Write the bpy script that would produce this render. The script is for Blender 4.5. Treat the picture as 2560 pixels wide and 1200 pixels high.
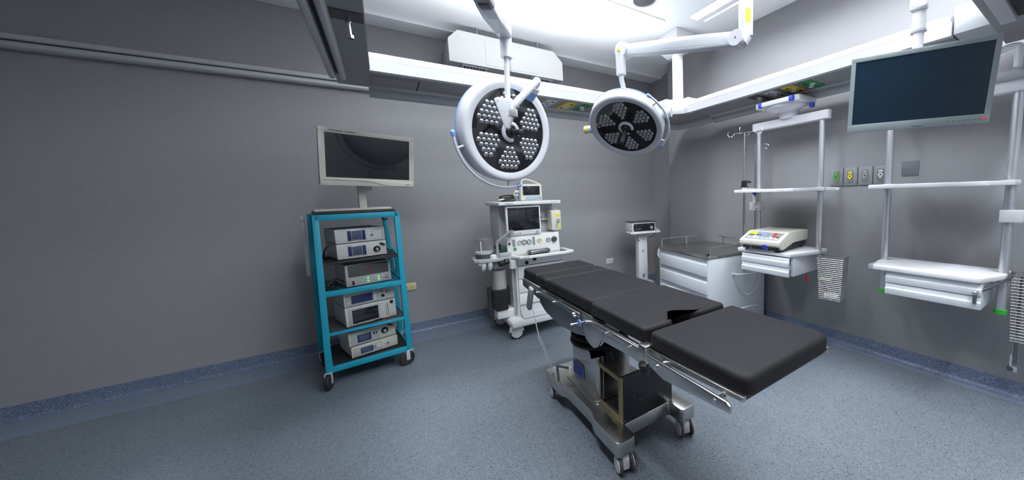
import bpy, bmesh, math, random
from mathutils import Vector, Matrix, Euler
random.seed(7)
for o in list(bpy.data.objects): bpy.data.objects.remove(o)
SC = bpy.context.scene
COL = SC.collection
R = math.radians
PI = math.pi

# ------------------------------------------------------------------ camera, world, exposure
cd = bpy.data.cameras.new('camera')
cam = bpy.data.objects.new('camera', cd); COL.objects.link(cam)
cd.sensor_fit = 'HORIZONTAL'; cd.sensor_width = 36.0
cd.lens = 850.16 / 2560 * 36.0
cd.shift_x = (1280 - 1558.2) / 2560
cd.shift_y = (572.7 - 600) / 2560
cd.clip_start = 0.02
yaw, pitch, roll = 0.6100309, -0.102338, -0.0300132
f = Vector((math.sin(yaw)*math.cos(pitch), math.cos(yaw)*math.cos(pitch), math.sin(pitch)))
r = Vector((math.cos(yaw), -math.sin(yaw), 0)); u = r.cross(f)
r2 = math.cos(roll)*r + math.sin(roll)*u; u2 = -math.sin(roll)*r + math.cos(roll)*u
M = Matrix((r2, u2, -f)).transposed().to_4x4(); M.translation = (0, 0, 1.45)
cam.matrix_world = M
SC.camera = cam
SC.view_settings.view_transform = 'Standard'
SC.view_settings.look = 'None'
SC.view_settings.gamma = 1.0
SC.view_settings.use_curve_mapping = False
SC.view_settings.exposure = 0.0
w = bpy.data.worlds.new('world'); SC.world = w; w.use_nodes = True
w.node_tree.nodes['Background'].inputs[0].default_value = (0.5, 0.55, 0.65, 1)
w.node_tree.nodes['Background'].inputs[1].default_value = 0.02

TUBE_POWER = 3.0        # glow of the fluorescent diffusers
DOWN, UP = 80.0, 40.0   # watts of one ceiling lamp / of one indirect light inside a service beam
COOL = (0.90, 0.95, 1.0)
def area(name, loc, rot, sx, sy, power, col=COOL, spread=180):
    l = bpy.data.lights.new(name, 'AREA'); l.shape = 'RECTANGLE'; l.size = sx; l.size_y = sy
    l.energy = power; l.color = col; l.spread = R(spread)
    o = bpy.data.objects.new(name, l); COL.objects.link(o); o.location = loc; o.rotation_euler = rot
    return o
# louvred troffers at back and right; the other four lamps are unseen, added for light
area('troffer_or_fill_light', (1.40, 2.86, 3.225), (0, 0, 0), 2.3, .16, DOWN*.33, spread=150)
area('troffer_or_fill_light', (2.78, 1.45, 3.225), (0, 0, 0), .16, 2.3, DOWN*.28, spread=150)
area('troffer_or_fill_light', (1.40, .30, 3.225), (0, 0, 0), 2.3, .16, DOWN*.14, spread=150)  # unseen front side of the rectangle, added for light
area('troffer_or_fill_light', (.05, 1.45, 3.225), (0, 0, 0), .16, 2.3, DOWN*.43, spread=150)  # unseen left side of the rectangle, added for light
area('troffer_or_fill_light', (1.40, 1.75, 3.225), (0, 0, 0), 1.6, .16, DOWN*.38, spread=170)  # added fill lamp without a fixture, lifts the back wall and machine
area('troffer_or_fill_light', (1.90, -.45, 3.225), (0, 0, 0), 1.8, .16, DOWN*.70, spread=170)  # added fill lamp behind the camera, unseen, evens out the walls
# indirect lights lying in the tops of the back and front service beams
area('beam_uplight', (1.15, 3.06, 2.50), (R(180+4), 0, 0), 2.4, .14, UP*.55, spread=140)
area('beam_uplight', (1.40, .18, 2.50), (R(180+10), 0, 0), 2.5, .14, UP*4.0, spread=110)

# ------------------------------------------------------------------ materials
MATS = {}
def mat(name, col, rough=0.5, metal=0.0, spec=0.5, emit=0.0, alpha=1.0, trans=0.0, noise=0.0, nscale=40, bump=0.0, coat=0.0):
    m = bpy.data.materials.new(name); m.use_nodes = True
    nt = m.node_tree; b = nt.nodes['Principled BSDF']
    c = (col[0], col[1], col[2], 1)
    b.inputs['Base Color'].default_value = c
    b.inputs['Roughness'].default_value = rough
    b.inputs['Metallic'].default_value = metal
    b.inputs['Specular IOR Level'].default_value = spec
    b.inputs['Coat Weight'].default_value = coat
    if emit:
        b.inputs['Emission Color'].default_value = c; b.inputs['Emission Strength'].default_value = emit
    if trans: b.inputs['Transmission Weight'].default_value = trans
    b.inputs['Alpha'].default_value = alpha
    tc = nt.nodes.new('ShaderNodeTexCoord')
    n = nt.nodes.new('ShaderNodeTexNoise'); n.inputs['Scale'].default_value = nscale; n.inputs['Detail'].default_value = 3
    nt.links.new(tc.outputs['Object'], n.inputs['Vector'])
    a = noise if noise else 0.02
    mx = nt.nodes.new('ShaderNodeMix'); mx.data_type = 'RGBA'
    mx.inputs['A'].default_value = (c[0]*(1-a), c[1]*(1-a), c[2]*(1-a), 1)
    mx.inputs['B'].default_value = (min(1, c[0]*(1+a)), min(1, c[1]*(1+a)), min(1, c[2]*(1+a)), 1)
    nt.links.new(n.outputs['Fac'], mx.inputs['Factor'])
    nt.links.new(mx.outputs['Result'], b.inputs['Base Color'])
    if bump:
        bp = nt.nodes.new('ShaderNodeBump'); bp.inputs['Strength'].default_value = bump; bp.inputs['Distance'].default_value = 0.004
        nt.links.new(n.outputs['Fac'], bp.inputs['Height']); nt.links.new(bp.outputs['Normal'], b.inputs['Normal'])
    MATS[name] = m
    return m

def speckle(name, base, chips, scale, rough):
    """sheet vinyl: little flecks of several colours in a ground colour"""
    m = bpy.data.materials.new(name); m.use_nodes = True
    nt = m.node_tree; b = nt.nodes['Principled BSDF']; b.inputs['Roughness'].default_value = rough
    tc = nt.nodes.new('ShaderNodeTexCoord')
    v = nt.nodes.new('ShaderNodeTexVoronoi'); v.inputs['Scale'].default_value = scale; v.inputs['Randomness'].default_value = 1
    nt.links.new(tc.outputs['Object'], v.inputs['Vector'])
    sp = nt.nodes.new('ShaderNodeSeparateColor'); nt.links.new(v.outputs['Color'], sp.inputs['Color'])
    rp = nt.nodes.new('ShaderNodeValToRGB'); rp.color_ramp.interpolation = 'CONSTANT'
    el = rp.color_ramp.elements
    el[0].position = 0; el[0].color = (*base, 1)
    el[1].position = chips[0][0]; el[1].color = (*chips[0][1], 1)
    for p, c in chips[1:]:
        e = el.new(p); e.color = (*c, 1)
    nt.links.new(sp.outputs['Red'], rp.inputs['Fac'])
    n = nt.nodes.new('ShaderNodeTexNoise'); n.inputs['Scale'].default_value = 2.2; n.inputs['Detail'].default_value = 4
    nt.links.new(tc.outputs['Object'], n.inputs['Vector'])
    mx = nt.nodes.new('ShaderNodeMix'); mx.data_type = 'RGBA'; mx.blend_type = 'MULTIPLY'; mx.inputs['Factor'].default_value = 0.18
    nt.links.new(rp.outputs['Color'], mx.inputs['A']); nt.links.new(n.outputs['Fac'], mx.inputs['B'])
    nt.links.new(mx.outputs['Result'], b.inputs['Base Color'])
    MATS[name] = m
    return m

def wallpaper(name, base, rough):
    """grey vinyl wall covering with a fine pearly fleck"""
    m = bpy.data.materials.new(name); m.use_nodes = True
    nt = m.node_tree; b = nt.nodes['Principled BSDF']; b.inputs['Roughness'].default_value = rough
    b.inputs['Specular IOR Level'].default_value = 0.35
    tc = nt.nodes.new('ShaderNodeTexCoord')
    n = nt.nodes.new('ShaderNodeTexNoise'); n.inputs['Scale'].default_value = 95; n.inputs['Detail'].default_value = 2
    nt.links.new(tc.outputs['Object'], n.inputs['Vector'])
    rp = nt.nodes.new('ShaderNodeValToRGB'); el = rp.color_ramp.elements
    el[0].position = 0.32; el[0].color = (base[0]*.955, base[1]*.955, base[2]*.955, 1)
    el[1].position = 0.66; el[1].color = (base[0]*1.03, base[1]*1.03, base[2]*1.03, 1)
    e = el.new(0.74); e.color = (base[0]*1.13, base[1]*1.13, base[2]*1.13, 1)
    nt.links.new(n.outputs['Fac'], rp.inputs['Fac'])
    nt.links.new(rp.outputs['Color'], b.inputs['Base Color'])
    MATS[name] = m
    return m

wallpaper('wall_vinyl', (0.295, 0.293, 0.302), 0.42)
speckle('floor_vinyl', (0.165, 0.192, 0.225), [(0.40, (0.190, 0.219, 0.252)), (0.68, (0.138, 0.164, 0.200)), (0.85, (0.235, 0.265, 0.295)), (0.955, (0.060, 0.075, 0.100))], 185, 0.42)
speckle('border_vinyl', (0.205, 0.238, 0.310), [(0.5, (0.225, 0.26, 0.335)), (0.8, (0.185, 0.218, 0.29)), (0.95, (0.13, 0.165, 0.24))], 180, 0.45)
speckle('skirting_vinyl', (0.130, 0.170, 0.260), [(0.40, (0.165, 0.21, 0.31)), (0.65, (0.095, 0.13, 0.215)), (0.85, (0.23, 0.28, 0.37))], 160, 0.45)
mat('ceiling_paint', (0.80, 0.81, 0.82), 0.7, noise=0.01)
mat('white_metal', (0.80, 0.80, 0.83), 0.35)
mat('beam_white', (0.54, 0.55, 0.585), 0.4)
mat('beam_grey', (0.28, 0.28, 0.29), 0.5)
mat('rail_grey', (0.46, 0.47, 0.49), 0.4)
mat('slot_dark', (0.02, 0.02, 0.025), 0.6)
mat('diffuser', (1, 0.99, 0.97), 0.5, emit=TUBE_POWER)
mat('lamp_white', (0.66, 0.67, 0.71), 0.28, coat=0.2)
mat('lamp_blue', (0.25, 0.38, 0.80), 0.35)
mat('lamp_glass', (0.006, 0.007, 0.009), 0.08, coat=1.0)
mat('lens', (0.42, 0.43, 0.45), 0.12, metal=0.85)
mat('black_plastic', (0.012, 0.012, 0.014), 0.4)
mat('black_rubber', (0.016, 0.016, 0.018), 0.6)
mat('grey_plastic', (0.30, 0.31, 0.32), 0.5)
mat('dark_grey', (0.07, 0.07, 0.075), 0.5)
mat('yellow', (0.85, 0.62, 0.02), 0.5)
mat('green', (0.02, 0.28, 0.08), 0.5)
mat('dark_green', (0.01, 0.07, 0.035), 0.5)
mat('bright_green', (0.03, 0.42, 0.03), 0.45)
mat('blue_knob', (0.02, 0.05, 0.50), 0.35)
mat('red_plastic', (0.55, 0.03, 0.02), 0.5)
mat('teal_paint', (0.006, 0.30, 0.42), 0.45)
mat('dark_teal', (0.006, 0.12, 0.18), 0.5)
mat('beige', (0.58, 0.57, 0.50), 0.45)
mat('console', (0.56, 0.57, 0.54), 0.45)
mat('console_side', (0.40, 0.41, 0.40), 0.5)
mat('cream', (0.74, 0.73, 0.62), 0.45)
mat('screen', (0.008, 0.010, 0.014), 0.10, coat=0.6)
mat('screen_blue', (0.012, 0.030, 0.052), 0.09, coat=0.6)
mat('lcd_navy', (0.015, 0.03, 0.11), 0.15)
mat('lcd_grey', (0.06, 0.085, 0.14), 0.12)
mat('silver_line', (0.55, 0.56, 0.60), 0.3, metal=0.6)
mat('steel', (0.56, 0.55, 0.53), 0.27, metal=1.0, noise=0.05, nscale=18)
mat('dark_steel', (0.22, 0.23, 0.24), 0.33, metal=0.9)
mat('chrome', (0.75, 0.75, 0.76), 0.12, metal=1.0)
mat('aluminium', (0.62, 0.64, 0.68), 0.33, metal=0.75)
mat('brass', (0.36, 0.29, 0.14), 0.4, metal=0.6)
mat('pad', (0.014, 0.0133, 0.0155), 0.6, spec=0.25, noise=0.06, nscale=220, bump=0.03)
mat('pad_side', (0.010, 0.010, 0.012), 0.5)
mat('box_black', (0.012, 0.013, 0.017), 0.32, noise=0.3, nscale=30)
mat('machine_white', (0.86, 0.86, 0.85), 0.42)
mat('machine_grey', (0.55, 0.56, 0.58), 0.45)
mat('mid_grey', (0.33, 0.34, 0.36), 0.45)
mat('bezel_pale', (0.33, 0.385, 0.39), 0.35)
mat('pale_blue', (0.40, 0.52, 0.60), 0.4)
mat('clear_plastic', (0.80, 0.82, 0.85), 0.08, trans=0.9, alpha=0.55)
mat('cabinet_white', (0.76, 0.79, 0.83), 0.4)
mat('pale_panel', (0.74, 0.78, 0.80), 0.35)
mat('label_blue', (0.03, 0.045, 0.30), 0.35)
mat('label_yellow', (0.80, 0.72, 0.02), 0.5)
mat('label_lime', (0.62, 0.72, 0.03), 0.5)
mat('ink', (0.02, 0.02, 0.03), 0.5)
mat('ink_blue', (0.02, 0.03, 0.22), 0.5)
mat('outlet_grey', (0.27, 0.28, 0.29), 0.4)
mat('outlet_white', (0.70, 0.70, 0.70), 0.4)
mat('outlet_oval', (0.19, 0.19, 0.18), 0.5)
mat('plate_grey', (0.14, 0.15, 0.17), 0.45)
mat('ivory', (0.66, 0.60, 0.34), 0.45)
mat('wire', (0.50, 0.50, 0.49), 0.3, metal=0.9)
mat('red_led', (0.8, 0.02, 0.08), 0.4, emit=0.6)
mat('green_led', (0.30, 0.85, 0.30), 0.4, emit=0.25)
mat('air_white', (0.70, 0.70, 0.67), 0.45)
mat('pale_green', (0.45, 0.50, 0.36), 0.5)

# ------------------------------------------------------------------ mesh builder
class MB:
    def __init__(self, T=None):
        self.bm = bmesh.new(); self.T = T
    def _fin(self, vs, mtx=None):
        if mtx is not None: bmesh.ops.transform(self.bm, matrix=mtx, verts=vs)
        return self
    def box(self, c, s, bev=0.0, rot=None, seg=2, taper=None):
        res = bmesh.ops.create_cube(self.bm, size=1.0); vs = res['verts']
        for v in vs: v.co = Vector((v.co.x*s[0], v.co.y*s[1], v.co.z*s[2]))
        if taper:
            for v in vs:
                if v.co.z > 0: v.co.x *= taper[0]; v.co.y *= taper[1]
        if bev:
            es = list({e for v in vs for e in v.link_edges})
            rb = bmesh.ops.bevel(self.bm, geom=es, offset=bev, segments=seg, affect='EDGES', profile=0.5)
            vs = list({v for fa in rb['faces'] for v in fa.verts} | {v for v in vs if v.is_valid})
        m = Matrix.Translation(Vector(c))
        if rot is not None: m = m @ Euler(rot).to_matrix().to_4x4()
        bmesh.ops.transform(self.bm, matrix=m, verts=vs)
        return self
    def span(self, a, b, bev=0.0):
        return self.box(((a[0]+b[0])/2, (a[1]+b[1])/2, (a[2]+b[2])/2), (abs(b[0]-a[0]), abs(b[1]-a[1]), abs(b[2]-a[2])), bev)
    def cyl(self, p0, p1, r0, r1=None, seg=20):
        p0 = Vector(p0); p1 = Vector(p1); r1 = r0 if r1 is None else r1
        d = p1-p0
        q = d.to_track_quat('Z', 'Y').to_matrix().to_4x4()
        bmesh.ops.create_cone(self.bm, cap_ends=True, segments=seg, radius1=r0, radius2=r1, depth=d.length,
                              matrix=Matrix.Translation((p0+p1)/2) @ q)
        return self
    def sphere(self, c, r, sc=(1, 1, 1), seg=14, rot=None):
        m = Matrix.Translation(Vector(c))
        if rot is not None: m = m @ rot
        m = m @ Matrix.Diagonal((sc[0], sc[1], sc[2], 1))
        bmesh.ops.create_uvsphere(self.bm, u_segments=seg, v_segments=max(6, seg//2+1), radius=r, matrix=m)
        return self
    def tube(self, pts, r, seg=10, closed=False, sm=0):
        pts = [Vector(p) for p in pts]; rings = []
        if sm:      # Catmull-Rom through the given points
            q = [pts[0]]+pts+[pts[-1]]; new = []
            for i in range(1, len(q)-2):
                for k in range(sm):
                    x = k/sm; a, b, c, d = q[i-1:i+3]
                    new.append(.5*(2*b+(c-a)*x+(2*a-5*b+4*c-d)*x*x+(3*b-a-3*c+d)*x**3))
            pts = new+[pts[-1]]
        n = len(pts)
        rr = r if isinstance(r, (list, tuple)) else [r]*n
        up = None
        for i, p in enumerate(pts):
            if closed: t = pts[(i+1) % n]-pts[i-1]
            else: t = pts[min(i+1, n-1)]-pts[max(i-1, 0)]
            t.normalize()
            if up is None:
                up = Vector((0, 0, 1)) if abs(t.z) < 0.9 else Vector((1, 0, 0))
            s = t.cross(up)
            if s.length < 1e-5: s = t.orthogonal()
            s.normalize(); up = s.cross(t).normalized()
            rings.append([self.bm.verts.new(p + rr[i]*(math.cos(2*PI*k/seg)*s + math.sin(2*PI*k/seg)*up)) for k in range(seg)])
        m = n if closed else n-1
        for i in range(m):
            a = rings[i]; b = rings[(i+1) % n]
            for k in range(seg):
                self.bm.faces.new((a[k], a[(k+1) % seg], b[(k+1) % seg], b[k]))
        if not closed:
            self.bm.faces.new(list(reversed(rings[0]))); self.bm.faces.new(rings[-1])
        return self
    def prism(self, poly, axis, a, b, bev=0.0, seg=2):
        """poly is a list of 2D points; axis 'x': (y,z) 'y': (x,z) 'z': (x,y)"""
        def P(p, t):
            return {'x': (t, p[0], p[1]), 'y': (p[0], t, p[1]), 'z': (p[0], p[1], t)}[axis]
        va = [self.bm.verts.new(P(p, a)) for p in poly]; vb = [self.bm.verts.new(P(p, b)) for p in poly]
        n = len(poly)
        fs = [self.bm.faces.new(va), self.bm.faces.new(list(reversed(vb)))]
        for i in range(n): fs.append(self.bm.faces.new((va[i], vb[i], vb[(i+1) % n], va[(i+1) % n])))
        bmesh.ops.recalc_face_normals(self.bm, faces=fs)
        if bev:
            es = list({e for fa in fs for e in fa.edges})
            bmesh.ops.bevel(self.bm, geom=es, offset=bev, segments=seg, affect='EDGES', profile=0.5)
        return self
    def lathe(self, prof, c=(0, 0, 0), q=None, seg=40, a0=0.0, a1=2*PI):
        """profile of (r, h), turned about local z"""
        full = abs(a1-a0-2*PI) < 1e-6
        k = seg if full else seg+1
        mtx = Matrix.Translation(Vector(c)) @ (q.to_4x4() if q is not None else Matrix.Identity(4))
        rings = []
        for (r, h) in prof:
            if r < 1e-6: rings.append([self.bm.verts.new(mtx @ Vector((0, 0, h)))])
            else: rings.append([self.bm.verts.new(mtx @ Vector((r*math.cos(a0+(a1-a0)*i/seg), r*math.sin(a0+(a1-a0)*i/seg), h))) for i in range(k)])
        for a, b in zip(rings, rings[1:]):
            cnt = seg
            for i in range(cnt):
                j = (i+1) % k
                if len(a) == 1 and len(b) == 1: continue
                if len(a) == 1: self.bm.faces.new((a[0], b[j], b[i]))
                elif len(b) == 1: self.bm.faces.new((a[i], a[j], b[0]))
                else: self.bm.faces.new((a[i], a[j], b[j], b[i]))
        return self
    def text(self, s, size, c, xdir, ydir, depth=0.0006):
        cu = bpy.data.curves.new('t', 'FONT'); cu.body = s; cu.size = size; cu.extrude = depth
        cu.align_x = 'CENTER'; cu.align_y = 'CENTER'
        to = bpy.data.objects.new('t', cu); COL.objects.link(to)
        dg = bpy.context.evaluated_depsgraph_get(); me = bpy.data.meshes.new_from_object(to.evaluated_get(dg))
        X = Vector(xdir).normalized(); Y = Vector(ydir).normalized(); Z = X.cross(Y)
        m = Matrix((X, Y, Z)).transposed().to_4x4(); m.translation = Vector(c)
        me.transform(m); self.bm.from_mesh(me)
        bpy.data.objects.remove(to); bpy.data.curves.remove(cu); bpy.data.meshes.remove(me)
        return self

def obj(name, mb, m, parent=None, label=None, sharp=38, kind=None):
    bm = mb.bm
    if mb.T is not None: bmesh.ops.transform(bm, matrix=mb.T, verts=bm.verts)
    bmesh.ops.recalc_face_normals(bm, faces=bm.faces)
    me = bpy.data.meshes.new(name); bm.to_mesh(me); bm.free()
    me.materials.append(MATS[m])
    for p in me.polygons: p.use_smooth = True
    me.set_sharp_from_angle(angle=R(sharp))
    o = bpy.data.objects.new(name, me); COL.objects.link(o)
    if parent is not None: o.parent = parent
    if label: o['label'] = label
    if kind: o['kind'] = kind
    return o
def thing(name, label, cat, loc=(0, 0, 0), rotz=0.0, group=None):
    o = bpy.data.objects.new(name, None); COL.objects.link(o); o.empty_display_size = 0.05
    o.location = loc; o.rotation_euler = (0, 0, rotz); o['label'] = label; o['category'] = cat
    if group: o['group'] = group
    return o
def tag(o, label, cat, group=None):
    o['label'] = label; o['category'] = cat
    if group: o['group'] = group
    return o
def struct(name, mb, m): return obj(name, mb, m, kind='structure')

# ------------------------------------------------------------------ the room
XR, YB, ZC = 3.40, 4.30, 3.25
XL, YF, XREC, YREC = -3.9, -1.7, 3.63, 3.67
struct('floor', MB().span((XL-.1, YF-.1, -.08), (XREC+.1, YB+.1, 0)), 'floor_vinyl')
struct('ceiling', MB().span((XL-.1, YF-.1, ZC), (XREC+.1, YB+.1, ZC+.1)), 'ceiling_paint')
struct('wall_back', MB().span((XL-.1, YB, 0), (XREC+.1, YB+.1, ZC)), 'wall_vinyl')
struct('wall_right', MB().span((XR, YF-.1, 0), (XREC, YREC, ZC), 0.012), 'wall_vinyl')
struct('wall_recess', MB().span((XREC, YREC-.3, 0), (XREC+.1, YB, ZC)), 'wall_vinyl')
struct('wall_left', MB().span((XL-.1, YF-.1, 0), (XL, YB, ZC)), 'wall_vinyl')
struct('wall_front', MB().span((XL, YF-.1, 0), (XR, YF, ZC)), 'wall_vinyl')
# coved soffit where the back wall meets the ceiling
sof = [(YB, ZC), (YB, 3.185), (4.06, 3.185)]
for i in range(1, 11):
    a = i/10*PI/2; sof.append((4.06-.30*(1-math.cos(a)), 3.185+.0645*math.sin(a)))
struct('trim_1', MB().prism(sof, 'x', XL, XREC), 'ceiling_paint')
# skirting: a vinyl cove up the wall and a paler welded border strip on the floor
def cove():
    p = [(0, 0.11), (-0.006, 0.11), (-0.008, 0.035)]
    for i in range(1, 6):
        t = i/6*PI/2; p.append((-0.008-.03*(1-math.cos(t)), 0.035-.032*math.sin(t)))
    p += [(-0.045, 0.0006), (0, 0.0006)]
    return p
cp = cove()
struct('baseboard_back', MB().prism([(YB+d, z) for d, z in cp], 'x', XL, XREC), 'skirting_vinyl')
struct('baseboard_right', MB().prism([(XR+d, z) for d, z in cp], 'y', YF, YREC), 'skirting_vinyl')
struct('baseboard_left', MB().prism([(XL-d, z) for d, z in cp], 'y', YF, YB), 'skirting_vinyl')
struct('trim_2', MB().span((XL, 3.965, 0.0), (XREC, YB-.045, 0.0022)), 'border_vinyl')
struct('trim_3', MB().span((XR-.105, YF, 0.0), (XR-.045, 3.965, 0.0022)), 'border_vinyl')

# grey bumper rail on the back wall left of the service beams
t = thing('wall_rail', 'grey double-ridged rail running along the dark left part of the back wall', 'rail', (-2, YB, 2.58))
obj('upper_ridge', MB().prism([(0, .055), (-.05, .05), (-.055, .02), (-.05, .012), (0, .012)], 'x', XL+2+.01, 2.12, .004), 'rail_grey', t)
obj('lower_ridge', MB().prism([(0, .0), (-.055, .0), (-.068, -.015), (-.068, -.035), (-.05, -.05), (0, -.05)], 'x', XL+2+.01, 2.12, .005), 'rail_grey', t)

# ------------------------------------------------------------------ service beams hung round the table
ZB = 2.322          # underside of the inner white face
IX, IY = 2.82, 2.89
def beam_profile():
    """(d, z): d grows outwards from the inner edge"""
    lower = [(0, 0), (0, .078), (.010, .084), (.35, .084), (.35, 0.004)]
    upper = [(.014, .084), (.018, .090), (.045, .132), (.055, .136), (.34, .136), (.34, .084)]
    return lower, upper
def outlet_plate(parent, axis, c, m, tint):
    """colour-coded double gas outlet let into the sloping underside: plate with two white-ringed sockets"""
    lx, ly = (.105, .25) if axis == 'x' else (.25, .105)
    o = obj('outlet_plate', MB().box((c[0], c[1], c[2]), (lx, ly, .006), .002), m, parent, label=tint+' outlet plate')
    mb = MB()
    for k in (-1, 1):
        dx, dy = (k*.022, k*.035) if axis == 'x' else (k*.035, k*.022)
        mb.lathe([(.021, 0), (.021, -.010), (.014, -.012), (.010, -.004), (0, -.004)], (c[0]+dx, c[1]+dy, c[2]-.003), seg=16)
    obj('socket', mb, 'outlet_white' if tint != 'white' else 'silver_line', o)
    mb = MB()
    for k in (-1, 1):
        dx, dy = (k*.020, -k*.075) if axis == 'x' else (-k*.075, k*.020)
        mb.cyl((c[0]+dx, c[1]+dy, c[2]-.006), (c[0]+dx, c[1]+dy, c[2]-.001), .012, seg=12)
    obj('pin_hole', mb, 'slot_dark', o)
    return o
def service_beam(label, axis, inner, sgn, a, b, under_d, outlets=(), bright=True, notes=None):
    """axis = running direction; inner = inner edge coordinate, sgn = outward sign"""
    mid = (a+b)/2
    loc = (mid, inner, ZB) if axis == 'x' else (inner, mid, ZB)
    t = thing('service_beam', label, 'ceiling beam', loc, 0, 'service beams hung in a rectangle above the table')
    h = (b-a)/2
    lo, up = beam_profile()
    s = lambda poly: [(sgn*d, z) for d, z in poly]
    ax = axis
    k = min(1.0, under_d/.36)
    s2 = lambda poly: [(sgn*(d if d < .1 else d*k), z) for d, z in poly]
    obj('lower_fascia', MB().prism([(sgn*d, z) for d, z in ((0, 0), (0, .078), (.012, .084), (.05, .084), (.05, .001))], ax, -h, h), 'beam_white' if bright else 'rail_grey', t)
    obj('fascia_seam', MB().prism([(sgn*-.0006, .0765), (sgn*-.0006, .0795), (sgn*.004, .0795), (sgn*.004, .0765)], ax, -h, h), 'rail_grey', t)
    obj('upper_fascia', MB().prism(s2(up), ax, -h+.012, h-.012), 'beam_white' if bright else 'rail_grey', t)
    obj('underside_panel', MB().prism([(sgn*.05, .002), (sgn*.05, .08), (sgn*under_d, .08), (sgn*under_d, .002)], ax, -h, h), 'beam_grey', t)
    # track: two ridges with a slot
    d0 = under_d
    obj('track', MB().prism([(sgn*(d0), .05), (sgn*d0, .0), (sgn*(d0+.006), -.012), (sgn*(d0+.045), -.016), (sgn*(d0+.045), .05)], ax, -h, h, .002), 'rail_grey', t)
    obj('track_slot', MB().prism([(sgn*(d0+.046), .05), (sgn*(d0+.046), -.008), (sgn*(d0+.056), -.008), (sgn*(d0+.056), .05)], ax, -h, h), 'slot_dark', t)
    obj('outer_rail', MB().prism([(sgn*(d0+.056), .05), (sgn*(d0+.056), -.040), (sgn*(d0+.066), -.062), (sgn*(d0+.095), -.070), (sgn*(d0+.115), -.060), (sgn*(d0+.12), -.03), (sgn*(d0+.12), .05)], ax, -h, h, .004), 'rail_grey', t)
    for (pos, m, tint) in outlets:
        c = (pos-mid, sgn*(d0*.5+.025), -.001) if axis == 'x' else (sgn*(d0*.5+.025), pos-mid, -.001)
        outlet_plate(t, axis, c, m, tint)
    return t
BEAM_G = 'service beams hung in a rectangle above the table'
bb = service_beam('long white service beam on the back side, lit white fascia and grey underside behind both surgical lights', 'x', IY, 1, -.02, IX-.16, .36,
    [(1.34, 'outlet_white', 'white'), (1.53, 'yellow', 'yellow'), (1.705, 'green', 'green')])
br = service_beam('white service beam along the right wall, grey underside with four coloured outlet plates', 'y', IX, 1, .60, IY-.16, .36,
    [(1.985, 'dark_grey', 'black'), (1.82, 'outlet_white', 'white'), (1.652, 'yellow', 'yellow'), (1.50, 'green', 'green')])
# corner pieces belong to the post they hang from
t = thing('support_post', 'white post from a ceiling box down to the corner of the service beams', 'ceiling post', (2.92, 2.98, ZC))
obj('ceiling_box', MB().prism([(-.15, -.0), (-.15, -.19), (-.02, -.235), (.13, -.19), (.13, 0)], 'y', -.145, .145, .006), 'white_metal', t)
obj('post', MB().cyl((0, 0, -.2), (0, 0, ZB+.17-ZC), .062, seg=32), 'white_metal', t)
zc = ZB-ZC
obj('corner_block', MB().prism([(-.26+.0, -.09), (-.26, .27), (.26, .27), (.26, -.26), (-.10, -.26), (-.10, -.19), (-.20, -.09)], 'z', zc, zc+.088, .003), 'rail_grey', t)
obj('corner_cap', MB().prism([(-.25, -.07), (-.25, .25), (.25, .25), (.25, -.25), (-.09, -.25), (-.09, -.17), (-.18, -.07)], 'z', zc+.088, zc+.17, .01), 'white_metal', t)
obj('corner_panel', MB().prism([(-.26, .0), (-.26, .32), (.30, .32), (.30, -.26), (0, -.26)], 'z', zc-.004, zc), 'beam_grey', t)
obj('corner_track', MB().prism([(-.26, .27), (-.26, .39), (.38, .39), (.38, -.26), (.26, -.26), (.26, .27)], 'z', zc-.05, zc-.004, .006), 'rail_grey', t)

# left beam (seen from below) and front beam (above the camera's right)
bl = thing('service_beam', 'dark service beam overhead running from the camera to the back beam, with a cap screw and grey double rail', 'ceiling beam', (0, 1.2, ZB), 0, BEAM_G)
LB0, LB1 = -1.6, IY+.24-1.2
obj('underside_panel', MB().span((-.20, LB0, .0), (-.004, LB1+.18, .08)), 'beam_grey', bl)
obj('inner_edge', MB().span((-.004, LB0, 0), (.0, LB1-.26, .16)), 'rail_grey', bl)
obj('joint_plate', MB().span((-.13, .86, -.006), (-.006, .96, 0)), 'dark_grey', bl)
obj('cap_screw', MB().cyl((-.065, .92, -.006), (-.065, .92, -.03), .012).cyl((-.065, .92, -.03), (-.062, .92, -.09), .007).cyl((-.062, .92, -.085), (-.061, .92, -.10), .013), 'chrome', bl)
for (xa, xb, lab) in ((-.175, -.135, 'inner_rail'), (-.232, -.19, 'outer_rail')):
    obj(lab, MB().prism([(xa, 0), (xa+.004, -.03), (xa+.012, -.038), (xb-.012, -.038), (xb-.004, -.03), (xb, 0)], 'y', LB0, 3.07-1.2, .003), 'rail_grey', bl)
obj('rail_slot', MB().span((-.19, LB0, -.004), (-.175, 3.05-1.2, .0)), 'slot_dark', bl)
obj('corner_panel', MB().span((.0, LB1-.12, -.0025), (.285, LB1+.11, .0012)), 'beam_grey', bl)
obj('panel_seam', MB().span((.287, LB1-.13, -.002), (.296, LB1+.12, .0012)), 'slot_dark', bl)
bf = thing('service_beam', 'grey service beam overhead in the top right corner, pale rail and dark slot underneath', 'ceiling beam', (1.5, .44, ZB), 0, BEAM_G)
obj('underside_panel', MB().span((-1.49, -.42, 0), (1.80, 0, .08)), 'beam_grey', bf)
obj('upper_fascia', MB().span((-1.49, -.40, .08), (1.30, -.02, .16)), 'rail_grey', bf)
obj('pale_rail', MB().span((-1.49, -.105, -.035), (1.28, -.045, 0), .006), 'rail_grey', bf)
obj('dark_slot', MB().span((-1.49, -.145, -.006), (1.30, -.105, 0)), 'slot_dark', bf)
obj('outer_rail', MB().span((-1.49, -.40, -.05), (1.32, -.16, 0), .01), 'rail_grey', bf)
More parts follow.
